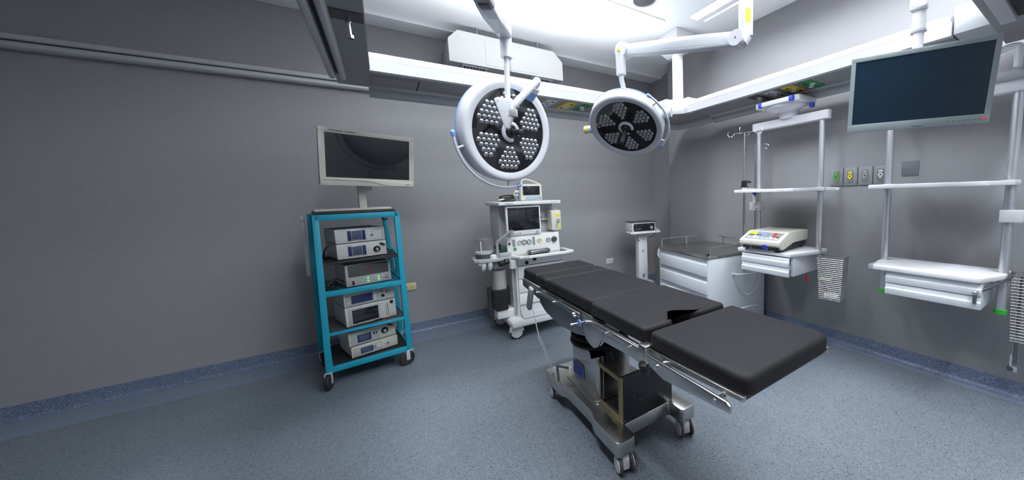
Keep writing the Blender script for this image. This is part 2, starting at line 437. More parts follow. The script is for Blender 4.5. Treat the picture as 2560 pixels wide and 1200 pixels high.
obj('corner_joint', MB().prism([(1.32, .0), (1.32, .15), (1.66, .15), (1.66, 0)], 'z', .001, .16, .004), 'rail_grey', bf)

# ------------------------------------------------------------------ ceiling lights
def ceiling_light(label, axis, c, length):
    t = thing('ceiling_light', label, 'ceiling light', (c[0], c[1], ZC), 0, 'fluorescent troffers in the ceiling')
    h = length/2
    def sp(a0, a1, w0, w1, z0, z1):
        return MB().span((a0, w0, z0), (a1, w1, z1)) if axis == 'x' else MB().span((w0, a0, z0), (w1, a1, z1))
    obj('frame', sp(-h-.03, h+.03, -.11, .13, -.012, 0), 'ceiling_paint', t)
    obj('diffuser', sp(-h, h, -.095, -.005, -.018, -.012), 'diffuser', t, label='wide glowing diffuser')
    obj('strip_lamp', sp(-h, h-.03, .075, .100, -.018, -.012), 'diffuser', t, label='narrow glowing strip')
    obj('divider', sp(-h, h, .0, .07, -.022, -.012), 'ceiling_paint', t)
    return t
ceiling_light('long twin-strip ceiling light above the back service beam', 'x', (1.40, 2.91), 2.3)
ceiling_light('twin-strip ceiling light above the right service beam, running beside the right wall', 'y', (2.83, 1.45), 2.3)

t = thing('ceiling_speaker', 'round dark grey grille in the white ceiling beside the long light', 'ceiling vent', (2.15, 2.62, ZC))
obj('rim', MB().lathe([(.115, 0), (.115, -.008), (.105, -.012), (.10, -.004), (.10, 0)], seg=40), 'rail_grey', t)
obj('grille', MB().lathe([(.10, -.003), (.06, -.010), (0, -.013)], seg=40), 'dark_grey', t)

# ------------------------------------------------------------------ air conditioner
t = thing('air_conditioner', 'white hanging air conditioner box with cut corners high on the back wall', 'air conditioner', (1.25, YB, 2.805))
x0, x1 = -.605, .61
obj('housing', MB().prism([(x0, .015), (x0, .215), (x0+.09, .31), (x1-.11, .31), (x1, .205), (x1, .0), (x0, .0)], 'y', -.47, 0, .004), 'mid_grey', t)
obj('front_panel', MB().prism([(x0, .0), (x0, .215), (x0+.09, .31), (x1-.11, .31), (x1, .205), (x1, .0)], 'y', -.49, -.471, .004), 'air_white', t)
mb = MB()
for a, b in (((-.26, .02), (-.256, .27)), ((-.26, .02), (.30, .024)), ((.30, .02), (.304, .10))):
    mb.span((a[0], -.4915, a[1]), (b[0], -.490, b[1]))
obj('access_seam', mb, 'rail_grey', t)
for k, xc in enumerate((-.36, .36)):
    v = obj('air_grille', MB().span((xc-.13, -.465, -.012), (xc+.13, -.34, 0), .003), 'rail_grey', t)
    mb = MB()
    for i in range(7): mb.span((xc-.10+i*.03, -.44, -.014), (xc-.085+i*.03, -.37, -.012))
    obj('slot', mb, 'slot_dark', v)
for xc in (-.30, .36): obj('hanging_rod', MB().cyl((xc, -.36, .31), (xc, -.36, .44), .006, seg=8), 'silver_line', t)
for xc, z in ((-.52, .24), (-.45, .05), (.1, .27), (.2, .12), (.5, .06), (-.1, .25), (.42, .25)): obj('screw', MB().cyl((xc, -.493, z), (xc, -.490, z), .004, seg=8), 'rail_grey', t)

# ------------------------------------------------------------------ surgical lights
def arc(c, e1, e2, r, a0, a1, n, off=Vector((0, 0, 0))):
    return [Vector(c)+off+r*(math.cos(R(a0+(a1-a0)*i/n))*e1 + math.sin(R(a0+(a1-a0)*i/n))*e2) for i in range(n+1)]
def lamp_head(parent, c, n, rad, rows, cluster0, rail, handle_len):
    """round lamp head; n points out of the lit face, clusters every 60 degrees from cluster0"""
    c = Vector(c); n = Vector(n).normalized()
    e2 = (Vector((0, 0, 1)) - n*n.z).normalized(); e1 = e2.cross(n)
    q = Matrix((e1, e2, n)).transposed()
    S = rad
    head = obj('lamp_housing', MB().lathe([(0, -.46*S), (.30*S, -.46*S), (.62*S, -.44*S), (.86*S, -.40*S), (.955*S, -.36*S), (.985*S, -.325*S)], c, q, 64).lathe(
        [(.988*S, -.292*S), (1.0*S, -.27*S), (1.0*S, -.06*S), (.985*S, -.02*S), (.955*S, .0), (.91*S, .002*S), (.825*S, -.028*S), (.82*S, -.05*S)], c, q, 64), 'lamp_white', parent, label='white dished lamp housing')
    obj('blue_band', MB().lathe([(.984*S, -.327*S), (1.0*S, -.320*S), (1.0*S, -.297*S), (.986*S, -.291*S)], c, q, 64), 'lamp_blue', parent)
    obj('lamp_glass', MB().lathe([(.825*S, -.045*S), (.50*S, -.045*S), (.17*S, -.045*S), (0, -.045*S)], c, q, 64), 'lamp_glass', parent, label='black glossy lamp face')
    lr = .050*S
    for k in range(6):
        a = R(cluster0+60*k)
        d = Vector((math.cos(a), math.sin(a))); p = Vector((-d.y, d.x))
        mb = MB(); nr = len(rows)
        for i, cnt in enumerate(rows):
            rr = (.335+.0895*i)*S
            for j in range(cnt):
                s = (j-(cnt-1)/2)*.103*S
                xy = d*rr+p*s
                mb.sphere(c+e1*xy.x+e2*xy.y+n*(-.042*S), lr, (1, 1, .55), 10, q.to_4x4())
        obj('led_cluster', mb, 'lens', parent)
    # broken white ring and the sterile handle in the middle
    obj('centre_ring', MB().lathe([(.13*S, -.045*S), (.13*S, -.015*S), (.15*S, -.005*S), (.18*S, -.010*S), (.205*S, -.03*S), (.205*S, -.045*S)], c, q, 36, R(-20), R(290)), 'lamp_white', parent)
    hb = c+n*(-.045*S)
    obj('handle', MB().cyl(hb, hb+n*.03, .11*S, .09*S, 24).cyl(hb+n*.03, hb+n*handle_len, .060*S, .062*S, 20).cyl(hb+n*handle_len, hb+n*(handle_len+.004), .062*S, .045*S, 20), 'black_plastic', parent)
    # grab rail round the rim, on stand-offs, with blue ends
    a0, a1 = rail
    off = n*(-.13*S)
    pts = arc(c, e1, e2, 1.13*S, a0, a1, 20, off)
    o = obj('grab_rail', MB().tube(pts, .020*S+.002, 10), 'lamp_white', parent)
    for a in (a0+.13*(a1-a0), a1-.13*(a1-a0)):
        v = math.cos(R(a))*e1+math.sin(R(a))*e2
        obj('standoff', MB().cyl(c+off+v*.97*S, c+off+v*1.13*S, .022*S, seg=10), 'lamp_white', o)
    for p, pn in ((pts[0], pts[1]), (pts[-1], pts[-2])):
        d = (p-pn).normalized()
        obj('end_cap', MB().cyl(p-d*.012, p+d*.012, .034*S, .044*S, 14).sphere(p+d*.012, .044*S, (1, 1, 1), seg=12), 'lamp_blue', o)
    return c, n, e1, e2
SPX, SPY = 1.00, 1.30
t = thing('ceiling_mount', 'white round ceiling mount carrying the two surgical lights above the table', 'ceiling mount', (SPX, SPY, ZC))
obj('canopy', MB().lathe([(.20, 0), (.20, -.03), (.15, -.07), (.06, -.09), (.06, -.12)], seg=40), 'lamp_white', t)
obj('spindle', MB().cyl((0, 0, -.1), (0, 0, -.50), .055, seg=28), 'lamp_white', t)
def spring_arm(parent, a, b, wa, wb, label=None):
    a = Vector(a); b = Vector(b); d = b-a; L = d.length; x = d.normalized()
    y = Vector((0, 0, 1)).cross(x).normalized(); z = x.cross(y)
    T = Matrix((x, y, z)).transposed().to_4x4(); T.translation = a
    mb = MB(T)
    mb.prism([(0, -.55*wa), (0, .55*wa), (L*.5, .52*wb+.1*wa), (L, .5*wb), (L, -.5*wb), (L*.75, -.62*wb), (L*.3, -.62*wa)], 'y', -.42*wa, .42*wa, .012, 3)
    o = obj('spring_arm', mb, 'lamp_white', parent)
    mb = MB(T); mb.span((L*.12, -.43*wa, -.30*wa), (L*.60, .43*wa, -.27*wa))
    obj('cover_seam', mb, 'rail_grey', o)
    return o, T, L
# the larger light: yoke in front of the lamp face
t = thing('surgical_light', 'larger round surgical light hanging left of the other one', 'surgical light', (SPX, SPY, 2.72), 0, 'ceiling surgical lights')
o_ = Vector((SPX, SPY, 2.72))
def rel(*p): return Vector(p)-o_
BC = (.764, 2.40, 1.900)
lamp_head(t, rel(*BC), (.38, -1.21, -.20), .342, (2, 3, 4, 5, 4), -90, (189, 285), .125)
obj('extension_arm', MB().tube([rel(SPX, SPY, 2.66), rel(.75, 1.44, 2.66), rel(.46, 1.72, 2.64)], .045, 20).cyl(rel(.45, 1.73, 2.70), rel(.45, 1.73, 2.38), .045, seg=24).cyl(rel(SPX, SPY, 2.60), rel(SPX, SPY, 2.72), .075, seg=28), 'lamp_white', t)
sa, T, L = spring_arm(t, rel(.475, 1.80, 2.43), rel(.685, 2.165, 2.44), .10, .065)
obj('knuckle', MB().box(rel(.468, 1.775, 2.43), (.085, .10, .12), .012, (0, 0, R(-30))), 'grey_plastic', t, label='grey joint housing')
obj('joint_window', MB().box(rel(.478, 1.79, 2.368), (.05, .05, .006), .001, (0, 0, R(-30))), 'dark_grey', t)
obj('stem', MB().cyl(rel(.690, 2.178, 2.50), rel(.690, 2.178, 2.30), .038, .034, 24).cyl(rel(.690, 2.178, 2.31), rel(.678, 2.176, 2.02), .0165, seg=18), 'lamp_white', t)
obj('stem_sleeve', MB().box(rel(.712, 2.20, 2.36), (.016, .016, .26), .004), 'silver_line', t)
hub = Vector((.675, 2.17, 2.01))
mb = MB()
T = Matrix((Vector((.80, -.60, .0)).normalized(), Vector((.60, .80, 0)).normalized(), Vector((0, 0, 1)))).transposed().to_4x4(); T.translation = rel(*hub)
mb.T = T
mb.prism([(-.078, .045), (-.05, .055), (-.02, .045), (.035, .035), (.038, -.05), (.0, -.135), (-.018, -.14)], 'y', -.022, .022, .008, 3)
yo = obj('yoke_plate', mb, 'lamp_white', t)
for x, z in ((-.05, .03), (-.03, -.03), (.01, -.06)): obj('screw', MB(T).cyl((x, -.024, z), (x, -.022, z), .004, seg=8), 'rail_grey', yo)
obj('yoke_knob', MB(T).box((.035, -.005, -.045), (.045, .04, .045), .006), 'grey_plastic', t)
obj('yoke_arm', MB().tube([rel(.69, 2.165, 2.00), rel(.75, 2.165, 2.06), rel(.862, 2.18, 2.18), rel(.882, 2.19, 2.20), rel(.89, 2.21, 2.195), rel(.885, 2.24, 2.17)], .0225, 16, sm=5), 'lamp_white', t)
obj('pivot_cap', MB().cyl(rel(.885, 2.235, 2.175), rel(.88, 2.26, 2.155), .034, seg=20), 'lamp_white', t)
obj('pivot_collar', MB().cyl(rel(.884, 2.255, 2.16), rel(.868, 2.315, 2.125), .033, .038, seg=20), 'lamp_blue', t, label='blue pivot collar')
# the smaller light
t = thing('surgical_light', 'smaller round surgical light tilted down over the table, black handle hanging from its face', 'surgical light', (SPX, SPY, 2.55), 0, 'ceiling surgical lights')
o_ = Vector((SPX, SPY, 2.55))
SCn = Vector((1.30, 1.79, 1.878))
nS = Vector((-.955, -.67, -1.37)).normalized()
c, n, e1, e2 = lamp_head(t, rel(*(SCn+nS*.028)), nS, .238, (1, 2, 3, 4, 3), 150, (44, -46), .135)
obj('extension_arm', MB().cyl(rel(SPX, SPY, 2.43), rel(SPX, SPY, 2.55), .075, seg=28).tube([rel(SPX, SPY, 2.49), rel(1.25, 1.155, 2.44), rel(1.455, 1.05, 2.385)], .038, 18), 'lamp_white', t)
po = obj('drop_post', MB().box(rel(1.466, 1.04, 2.30), (.052, .062, .27), .008, (0, 0, R(-35))), 'lamp_white', t)
obj('warning_label', MB().box(rel(1.4485, 1.0155, 2.255), (.028, .003, .06), 0, (0, 0, R(-35))), 'label_yellow', po, label='yellow warning label')
kR, kL = Vector((1.44, 1.06, 2.163)), Vector((1.304, 1.80, 2.338))
spring_arm(t, rel(*kR), rel(*kL), .060, .062)
vx = (Vector((-.55, -.82, 0))).normalized(); ax = Vector((-.98, -.18, 0))
for kk, rr in ((kR, .036), (kL, .048)):
    obj('knuckle', MB().cyl(rel(*(kk-ax*.034)), rel(*(kk+ax*.034)), rr, seg=28), 'lamp_white', t)
    obj('knuckle_screw', MB().cyl(rel(*(kk+ax*.034)), rel(*(kk+ax*.036)), .004, seg=8), 'dark_grey', t)
obj('knuckle_link', MB().cyl(rel(1.466, 1.04, 2.18), rel(1.45, 1.055, 2.15), .033, seg=20), 'lamp_white', t)
obj('stem', MB().cyl(rel(1.281, 1.805, 2.345), rel(1.281, 1.805, 2.19), .032, .030, 22), 'lamp_white', t)
obj('stem_tag', MB().box(rel(1.252, 1.785, 2.33), (.012, .012, .016), .002), 'label_yellow', t)
obj('neck', MB().tube([rel(1.281, 1.805, 2.20), rel(1.284, 1.806, 2.16), rel(1.30, 1.815, 2.13), rel(1.325, 1.835, 2.07), rel(1.345, 1.85, 2.02)], .0155, 14, sm=5), 'lamp_white', t)
pv = SCn - e1*.238*.98 - e2*.02 - nS*.03
obj('pivot_collar', MB().cyl(rel(*(pv+e1*.02)), rel(*(pv-e1*.022)), .036, .026, 20), 'lamp_blue', t)
obj('pivot_cap', MB().cyl(rel(*(pv-e1*.022)), rel(*(pv-e1*.075)), .025, .024, 20), 'lamp_white', t)
obj('pivot_tag', MB().cyl(rel(*(pv-e1*.050)), rel(*(pv-e1*.066)), .0256, .0256, 20), 'label_yellow', t)
pv2 = SCn + e1*.238*1.0 + e2*.03 - nS*.05
obj('side_knob', MB().cyl(rel(*(pv2-e1*.01)), rel(*(pv2+e1*.05)), .03, .028, 20), 'lamp_white', t)

# ------------------------------------------------------------------ monitors
def rect_frame(tl, tr, br_, bl_):
    tl, tr, br_, bl_ = map(Vector, (tl, tr, br_, bl_))
    c = (tl+tr+br_+bl_)/4
    x = ((tr-tl)+(br_-bl_)).normalized(); z = ((tl-bl_)+(tr-br_)); z = (z-x*z.dot(x)).normalized(); y = z.cross(x)
    W = ((tr-tl).length+(br_-bl_).length)/2; H = ((tl-bl_).length+(tr-br_).length)/2
    T = Matrix((x, y, z)).transposed().to_4x4(); T.translation = c
    return T, W, H
def ring(mb, W, H, bw, top, bot, y0, y1, bev=.003):
    """rectangular bezel: outer W x H, side width bw; y0 front, y1 back"""
    mb.box((0, (y0+y1)/2, H/2-top/2), (W, abs(y1-y0), top), bev)
    mb.box((0, (y0+y1)/2, -H/2+bot/2), (W, abs(y1-y0), bot), bev)
    for s in (-1, 1): mb.box((s*(W/2-bw/2), (y0+y1)/2, (bot-top)/2), (bw, abs(y1-y0), H-top-bot+.004), 0)
    return mb
# right: hanging on a boom in front of the right wall
T, W, H = rect_frame((2.0, .806, 2.095), (2.2, .313, 2.08), (2.263, .327, 1.723), (2.064, .821, 1.738))
p0 = Vector((2.175, .60, 2.6))
t = thing('monitor', 'large blank monitor with pale frame hanging from a boom at the upper right', 'monitor', p0)
D = Matrix.Translation(-p0) @ T
mb = ring(MB(D), W, H, .019, .022, .040, -.012, .012)
obj('bezel', mb, 'bezel_pale', t)
obj('back_shell', MB(D).box((0, .030, 0), (W-.01, .036, H-.01), .008).box((0, .055, .02), (.25, .03, .2), .008), 'white_metal', t)
obj('screen', MB(D).box((0, -.003, .009), (W-.036, .008, H-.060)), 'screen_blue', t, label='dark blue-green blank screen')
obj('brand_lettering', MB(D).text('Panasonic', .0095, (.018, -.0125, -H/2+.009), (1, 0, 0), (0, 0, 1)), 'ink_blue', t)
mb = MB(D)
for i in range(7): mb.box((.13+i*.018, -.0125, -H/2+.018), (.010, .001, .0025))
obj('button_marks', mb, 'plate_grey', t)
obj('power_button', MB(D).box((W/2-.018, -.013, -H/2+.020), (.016, .002, .006), .0005), 'red_led', t)
tp = D @ Vector((0, .088, H/2-.03))
obj('boom_post', MB().cyl((tp.x, tp.y, tp.z-.05), (tp.x, tp.y, tp.z+.17), .021, seg=22).cyl((tp.x, tp.y, tp.z+.115), (tp.x, tp.y, tp.z+.22), .027, seg=22), 'white_metal', t)
obj('collar', MB().cyl((tp.x, tp.y, tp.z+.112), (tp.x, tp.y, tp.z+.122), .031, seg=24), 'rail_grey', t)
obj('mount_block', MB(D).box((0, .085, H/2-.075), (.10, .045, .10), .006), 'white_metal', t)
obj('boom_joint', MB().box((tp.x-.012, tp.y, tp.z+.27), (.06, .06, .12), .008).box((tp.x-.03, tp.y-.02, tp.z+.225), (.025, .03, .022), .003), 'white_metal', t)
obj('boom_arm', MB().cyl((tp.x, tp.y, tp.z+.30), (tp.x, tp.y, ZC-2.6), .032, seg=22).cyl((tp.x, tp.y, ZC-2.6-.03), (tp.x, tp.y, ZC-2.6), .10, seg=30), 'white_metal', t)

# ------------------------------------------------------------------ endoscopy cart and the consoles stacked on it
CA = R(7.9); CO = Vector((-.458, 3.425, 0))
def cw(x, y, z=0): return Vector((CO.x+math.cos(CA)*x-math.sin(CA)*y, CO.y+math.sin(CA)*x+math.cos(CA)*y, z))
CW, CD = .565, .56
cart = thing('equipment_cart', 'tall teal steel cart on black casters carrying stacked consoles and a monitor', 'cart', CO, CA)
for (xt, xb, y) in ((.028, .0, .0), (CW-.02, CW-.022, .0), (-.0, -.03, CD), (CW-.03, CW+.012, CD)):
    mb = MB()
    mb.prism([(xb-.021, .13), (xb+.021, .13), (xt+.019, 1.362), (xt-.019, 1.362)], 'y', y-.02, y+.02, .003)
    obj('post', mb, 'teal_paint', cart)
obj('top_frame', MB().span((.02, -.02, 1.318), (CW-.01, .018, 1.362), .003).span((-.01, CD-.02, 1.32), (CW-.02, CD+.02, 1.362), .003).span((.005, 0, 1.325), (.035, CD, 1.36), .003).span((CW-.04, 0, 1.325), (CW-.012, CD, 1.36), .003), 'teal_paint', cart)
obj('top_shelf', MB().span((.03, .015, 1.335), (CW-.035, CD-.015, 1.36)), 'dark_teal', cart)
obj('top_mat', MB().span((.015, -.015, 1.362), (CW-.03, CD, 1.382), .003), 'black_rubber', cart)
obj('black_shelf', MB().span((.03, -.01, .972), (CW-.03, CD-.03, .990), .002), 'black_rubber', cart, label='thin black shelf')
def teal_shelf(z, lip, mat_):
    o = obj('shelf', MB().span((.015, -.012, z-.012), (CW-.015, CD, z-.001)).span((.02, -.018, z-lip), (CW-.02, -.004, z+.012), .002).span((.015, 0, z-lip), (.026, CD, z+.012), .002).span((CW-.026, 0, z-lip), (CW-.015, CD, z+.012), .002), 'teal_paint', cart)
    obj('mat', MB().span((.03, .0, z-.001), (CW-.03, CD-.02, z+.003)), mat_, o)
teal_shelf(.757, .03, 'dark_teal'); teal_shelf(.428, .012, 'dark_grey'); teal_shelf(.160, .035, 'black_rubber')
# folding side bracket, brace and drawer rail
obj('side_bracket', MB().span((-.062, .30, 1.30), (-.035, CD, 1.352), .003).span((-.062, CD-.03, .86), (-.035, CD, 1.30), .003).span((-.062, .30, .86), (-.035, .335, 1.30), .003).prism([(.30, .86), (.335, .86), (.335, .82)], 'x', -.06, -.037), 'mid_grey', cart, label='grey folding side bracket')
obj('brace', MB().tube([(CW+.0, .47, .99), (CW+.02, .45, .94), (CW+.025, .44, .82), (CW+.01, .46, .74)], .022, 10, sm=5), 'teal_paint', cart)
obj('lamp_hook', MB().tube([(.47, .2, 1.318), (.47, .2, 1.295), (.49, .2, 1.285), (.505, .2, 1.30)], .006, 8), 'black_plastic', cart)
for (x, y, a) in ((.0, .0, 70), (CW-.022, .0, 15), (-.03, CD, 100), (CW+.012, CD, 50)):
    T = Matrix.Translation((x, y, 0)) @ Matrix.Rotation(R(a), 4, 'Z')
    c = obj('caster', MB(T).box((0, 0, .128), (.055, .045, .012), .002).box((-.022, .021, .088), (.03, .004, .08), .001).box((-.022, -.021, .088), (.03, .004, .08), .001).cyl((-.025, -.024, .062), (-.025, .024, .062), .010, seg=12), 'rail_grey', cart)
    obj('wheel', MB(T).lathe([(.0, -.016), (.045, -.016), (.056, -.014), (.062, -.007), (.062, .007), (.056, .014), (.045, .016), (0, .016)], (-.025, 0, .062), Euler((R(90), 0, 0)).to_matrix(), 28), 'black_rubber', c)

def console(label, x0, x1, z0, z1, depth, m='console', yf=.068, group='consoles stacked on the cart', inset=.004):
    """box console: painted case, slightly proud front panel; feet underneath"""
    cx = (x0+x1)/2
    p = cw(cx+.004, yf, z0)
    t = thing('medical_console', label, 'medical console', p, CA+R(9), group)
    W, H = x1-x0, z1-z0
    obj('case', MB().span((-W/2+inset, .012, .006), (W/2-inset, depth, H), .003), m+'_side' if m == 'console' else m, t)
    obj('front_panel', MB().span((-W/2, 0, .006), (W/2, .014, H), .004), m, t)
    for s in (-1, 1):
        obj('foot', MB().cyl((s*(W/2-.03), .03, 0), (s*(W/2-.03), .03, .008), .010, seg=12), 'black_rubber', t)
        obj('foot', MB().cyl((s*(W/2-.03), depth-.03, 0), (s*(W/2-.03), depth-.03, .008), .010, seg=12), 'black_rubber', t)
    return t, W, H
def fr(t, name, a, b, m, y=-.001, th=.002, label=None):   # flat item on the front panel, corners in (x,z)
    return obj(name, MB().span((a[0], y-th, a[1]), (b[0], y+th, b[1]), .0006), m, t, label=label)
def dial(t, name, x, z, r, m, depth=.012, m2=None):
    o = obj(name, MB().lathe([(r, 0), (r*.97, depth*.6), (r*.82, depth), (r*.5, depth*.7), (r*.45, depth*.4), (0, depth*.4)], (x, 0, z), Euler((R(90), 0, 0)).to_matrix(), 24), m, t)
    if m2: obj('dial_core', MB().lathe([(r*.42, depth*.2), (r*.40, depth*.9), (0, depth)], (x, 0, z), Euler((R(90), 0, 0)).to_matrix(), 18), m2, o)
    return o
def touch_screen(t, x0, z0, x1, z1, m):
    s = fr(t, 'display', (x0, z0), (x1, z1), 'lcd_navy', label='navy display with grey screen')
    e = (x1-x0)*.20
    fr(s, 'screen_rim', (x0+e, z0+.002), (x1-e, z1-.001), 'silver_line', -.003)
    fr(s, 'screen', (x0+e+.003, z0+.006), (x1-e-.003, z1-.002), m, -.0045)
def print_marks(t, x, z, n):      # maker's print too small to read in the photo: a row of tiny grey dashes
    mb = MB()
    for i in range(n): mb.box((x+i*.0075, -.0012, z), (.0055, .0006, .004), 0)
    obj('fine_print', mb, 'mid_grey', t)
t, W, H = console('pale grey console with navy touch display, topmost on the cart, small round socket', .123, .460, 1.118, 1.236, .36)
touch_screen(t, -.090, .022, .030, .102, 'lcd_grey')
dial(t, 'socket', .075, .055, .012, 'rail_grey', .008, 'dark_grey'); fr(t, 'arrow_mark', (.073, .078), (.077, .095), 'mid_grey'); fr(t, 'side_print', (.148, .035), (.156, .10), 'silver_line')
print_marks(t, -.128, .106, 5)
obj('seam', MB().span((-W/2, -.001, .018), (W/2, .0, .020)), 'mid_grey', t)
t, W, H = console('pale grey light source console with big black ring socket, below the topmost console', .124, .463, .990, 1.118, .36)
touch_screen(t, -.098, .025, .022, .103, 'lcd_grey')
dial(t, 'lamp_socket', .098, .060, .026, 'black_plastic', .014, 'silver_line')
obj('side_lever', MB().prism([(.118, .108), (.134, .112), (.160, .092), (.157, .086), (.135, .090)], 'y', -.014, .0, .002), 'black_plastic', t)
print_marks(t, -.115, .112, 7)
t, W, H = console('grey console with dark window and green lights on the teal middle shelf', .160, .476, .760, .945, .34, 'console_side')
fr(t, 'dark_window', (-.140, .082), (.140, .176), 'dark_grey', label='dark smoked window')
fr(t, 'power_switch', (-.120, .015), (-.104, .050), 'black_plastic')
for x in (-.02, .055):
    fr(t, 'green_button', (x, .046), (x+.016, .064), 'green_led', -.003); fr(t, 'green_button', (x, .022), (x+.016, .040), 'green_led', -.003)
fr(t, 'white_button', (.09, .02), (.104, .06), 'silver_line'); dial(t, 'knob', .128, .048, .014, 'silver_line', .014); fr(t, 'meter', (-.01, .14), (.004, .15), 'red_plastic', -.003); fr(t, 'meter', (-.01, .12), (.004, .13), 'red_plastic', -.003)
print_marks(t, -.05, .168, 3)
t, W, H = console('pale grey console with wide navy display and three knobs, under the middle shelf', .131, .486, .597, .715, .36)
fr(t, 'control_panel', (-.165, .012), (.055, .105), 'console_side'); fr(t, 'display', (-.130, .025), (.015, .090), 'lcd_navy', -.003)
for z in (.032, .056, .080): fr(t, 'key', (.024, z-.009), (.044, z+.009), 'outlet_white', -.003)
fr(t, 'power_key', (-.158, .030), (-.144, .044), 'outlet_white', -.003)
dial(t, 'knob', .085, .088, .012, 'rail_grey', .016); dial(t, 'knob', .090, .045, .012, 'black_plastic', .014); dial(t, 'knob', .130, .072, .016, 'rail_grey', .016)
t, W, H = console('tall beige recorder console with big dark screen on the third shelf of the cart', .130, .488, .432, .597, .37)
fr(t, 'screen_frame', (-.155, .012), (.060, .150), 'console_side', -.002, .003); fr(t, 'screen', (-.135, .026), (.045, .138), 'screen', -.005)
fr(t, 'door_panel', (.075, .014), (.165, .152), 'console', -.002); fr(t, 'slot', (.098, .030), (.112, .135), 'console_side', -.004); fr(t, 'slot_line', (.115, .028), (.118, .138), 'black_plastic', -.004)
fr(t, 'eject_key', (.135, .125), (.158, .152), 'black_plastic', -.005); fr(t, 'tray_slot', (.01, .010), (.07, .016), 'black_plastic', -.004)
t, W, H = console('cream console with square display and ring socket, under the third shelf', .133, .468, .265, .385, .36, 'beige')
fr(t, 'control_panel', (-.150, .012), (.045, .105), 'console_side'); fr(t, 'display', (-.110, .025), (-.015, .088), 'lcd_navy', -.003); fr(t, 'screen', (-.098, .034), (-.028, .080), 'lcd_grey', -.0045)
for x in (.0, .018): fr(t, 'key', (x, .060), (x+.012, .084), 'dark_grey', -.003)
dial(t, 'lamp_socket', .085, .068, .027, 'black_plastic', .014, 'silver_line')
obj('side_lever', MB().prism([(.10, .112), (.118, .117), (.148, .104), (.145, .097), (.118, .102)], 'y', -.014, 0, .002), 'black_plastic', t)
t, W, H = console('cream low console with heart-shaped key, lowest on the cart', .143, .475, .166, .262, .36, 'beige')
fr(t, 'control_panel', (-.155, .012), (.045, .082), 'console_side'); fr(t, 'display', (-.105, .025), (-.02, .072), 'lcd_navy', -.003); fr(t, 'screen', (-.10, .030), (-.03, .066), 'lcd_grey', -.0045)
dial(t, 'heart_key', -.008, .050, .012, 'ink_blue', .004)
for x in (.012, .028): fr(t, 'key', (x, .034), (x+.010, .066), 'outlet_white', -.003)
dial(t, 'socket', .090, .048, .014, 'rail_grey', .010, 'brass'); fr(t, 'arrow_mark', (.0885, .066), (.0915, .082), 'mid_grey')
for pts, lab in (([(.10, .05, 1.115), (.075, .05, 1.11), (.058, .06, 1.075), (.052, .10, 1.03), (.06, .2, 1.0), (.08, .3, .996)], 'black cable looping from the upper consoles down to the black shelf'),
        ([(.16, .12, .80), (.11, .10, .84), (.075, .06, .83), (.05, .05, .79), (.06, .2, .77), (.12, .35, .772)], 'thin black cable looping beside the grey console on the middle shelf')):
    tag(obj('cable', MB().tube([cw(*p) for p in pts], .006, 8, sm=5), 'black_rubber'), lab, 'cable', 'cables on the cart')
tag(obj('cable', MB().tube([cw(x, y, z) for x, y, z in ((.045, .05, .768), (.07, .10, .775), (.10, .06, .772), (.118, .15, .776), (.07, .22, .776), (.05, .14, .776), (.085, .11, .782), (.10, .20, .788))], .007, 8, sm=5), 'black_rubber'), 'black cable coiled flat on the left end of the middle shelf', 'cable', 'cables on the cart')

# the monitor on the cart
T, W, H = rect_frame(*[Vector(p) for p in ((-.345, 3.368, 2.013), (.264, 3.562, 1.994), (.221, 3.603, 1.568), (-.389, 3.407, 1.588))])
p0 = cw(.26, .26, 1.382)
t = thing('monitor', 'beige widescreen monitor with dark screen standing on top of the teal cart', 'monitor', p0)
D = Matrix.Translation(-p0) @ T
obj('bezel', ring(MB(D), W, H, .036, .036, .062, -.018, .02, .004), 'beige', t)
obj('back_shell', MB(D).box((-.0, .038, 0), (W-.012, .040, H-.012), .008), 'mid_grey', t)
obj('screen', MB(D).box((0, -.006, .013), (W-.070, .008, H-.096)), 'screen', t, label='black glossy screen')
obj('lower_trim', MB(D).prism([(-W/2+.01, -H/2+.05), (W/2-.01, -H/2+.048), (W/2-.01, -H/2+.006), (.12, -H/2+.006), (.0, -H/2+.036), (-.08, -H/2+.042), (-W/2+.01, -H/2+.044)], 'y', -.024, -.018, .002), 'cream', t)
mb = MB(D)
for i in range(15):
    if i != 8: mb.box((-W/2+.065+i*.011, -.0185, H/2-.017), (.008, .001, .006))
obj('fine_print', mb, 'ink', t)
obj('led', MB(D).box((W/2-.05, -.025, -H/2+.025), (.03, .004, .008), .001), 'silver_line', t)
nk = Vector((-.145, 3.60, 0)) - p0
obj('neck', MB().box((nk.x, nk.y+.03, .105), (.052, .04, .22), .004, (0, 0, R(14))).box((nk.x+.02, nk.y+.045, .24), (.10, .04, .16), .004, (0, 0, R(17))), 'beige', t)
obj('stand_base', MB().box((.02, -.02, .010), (.50, .32, .019), .005, (0, 0, CA)), 'beige', t)

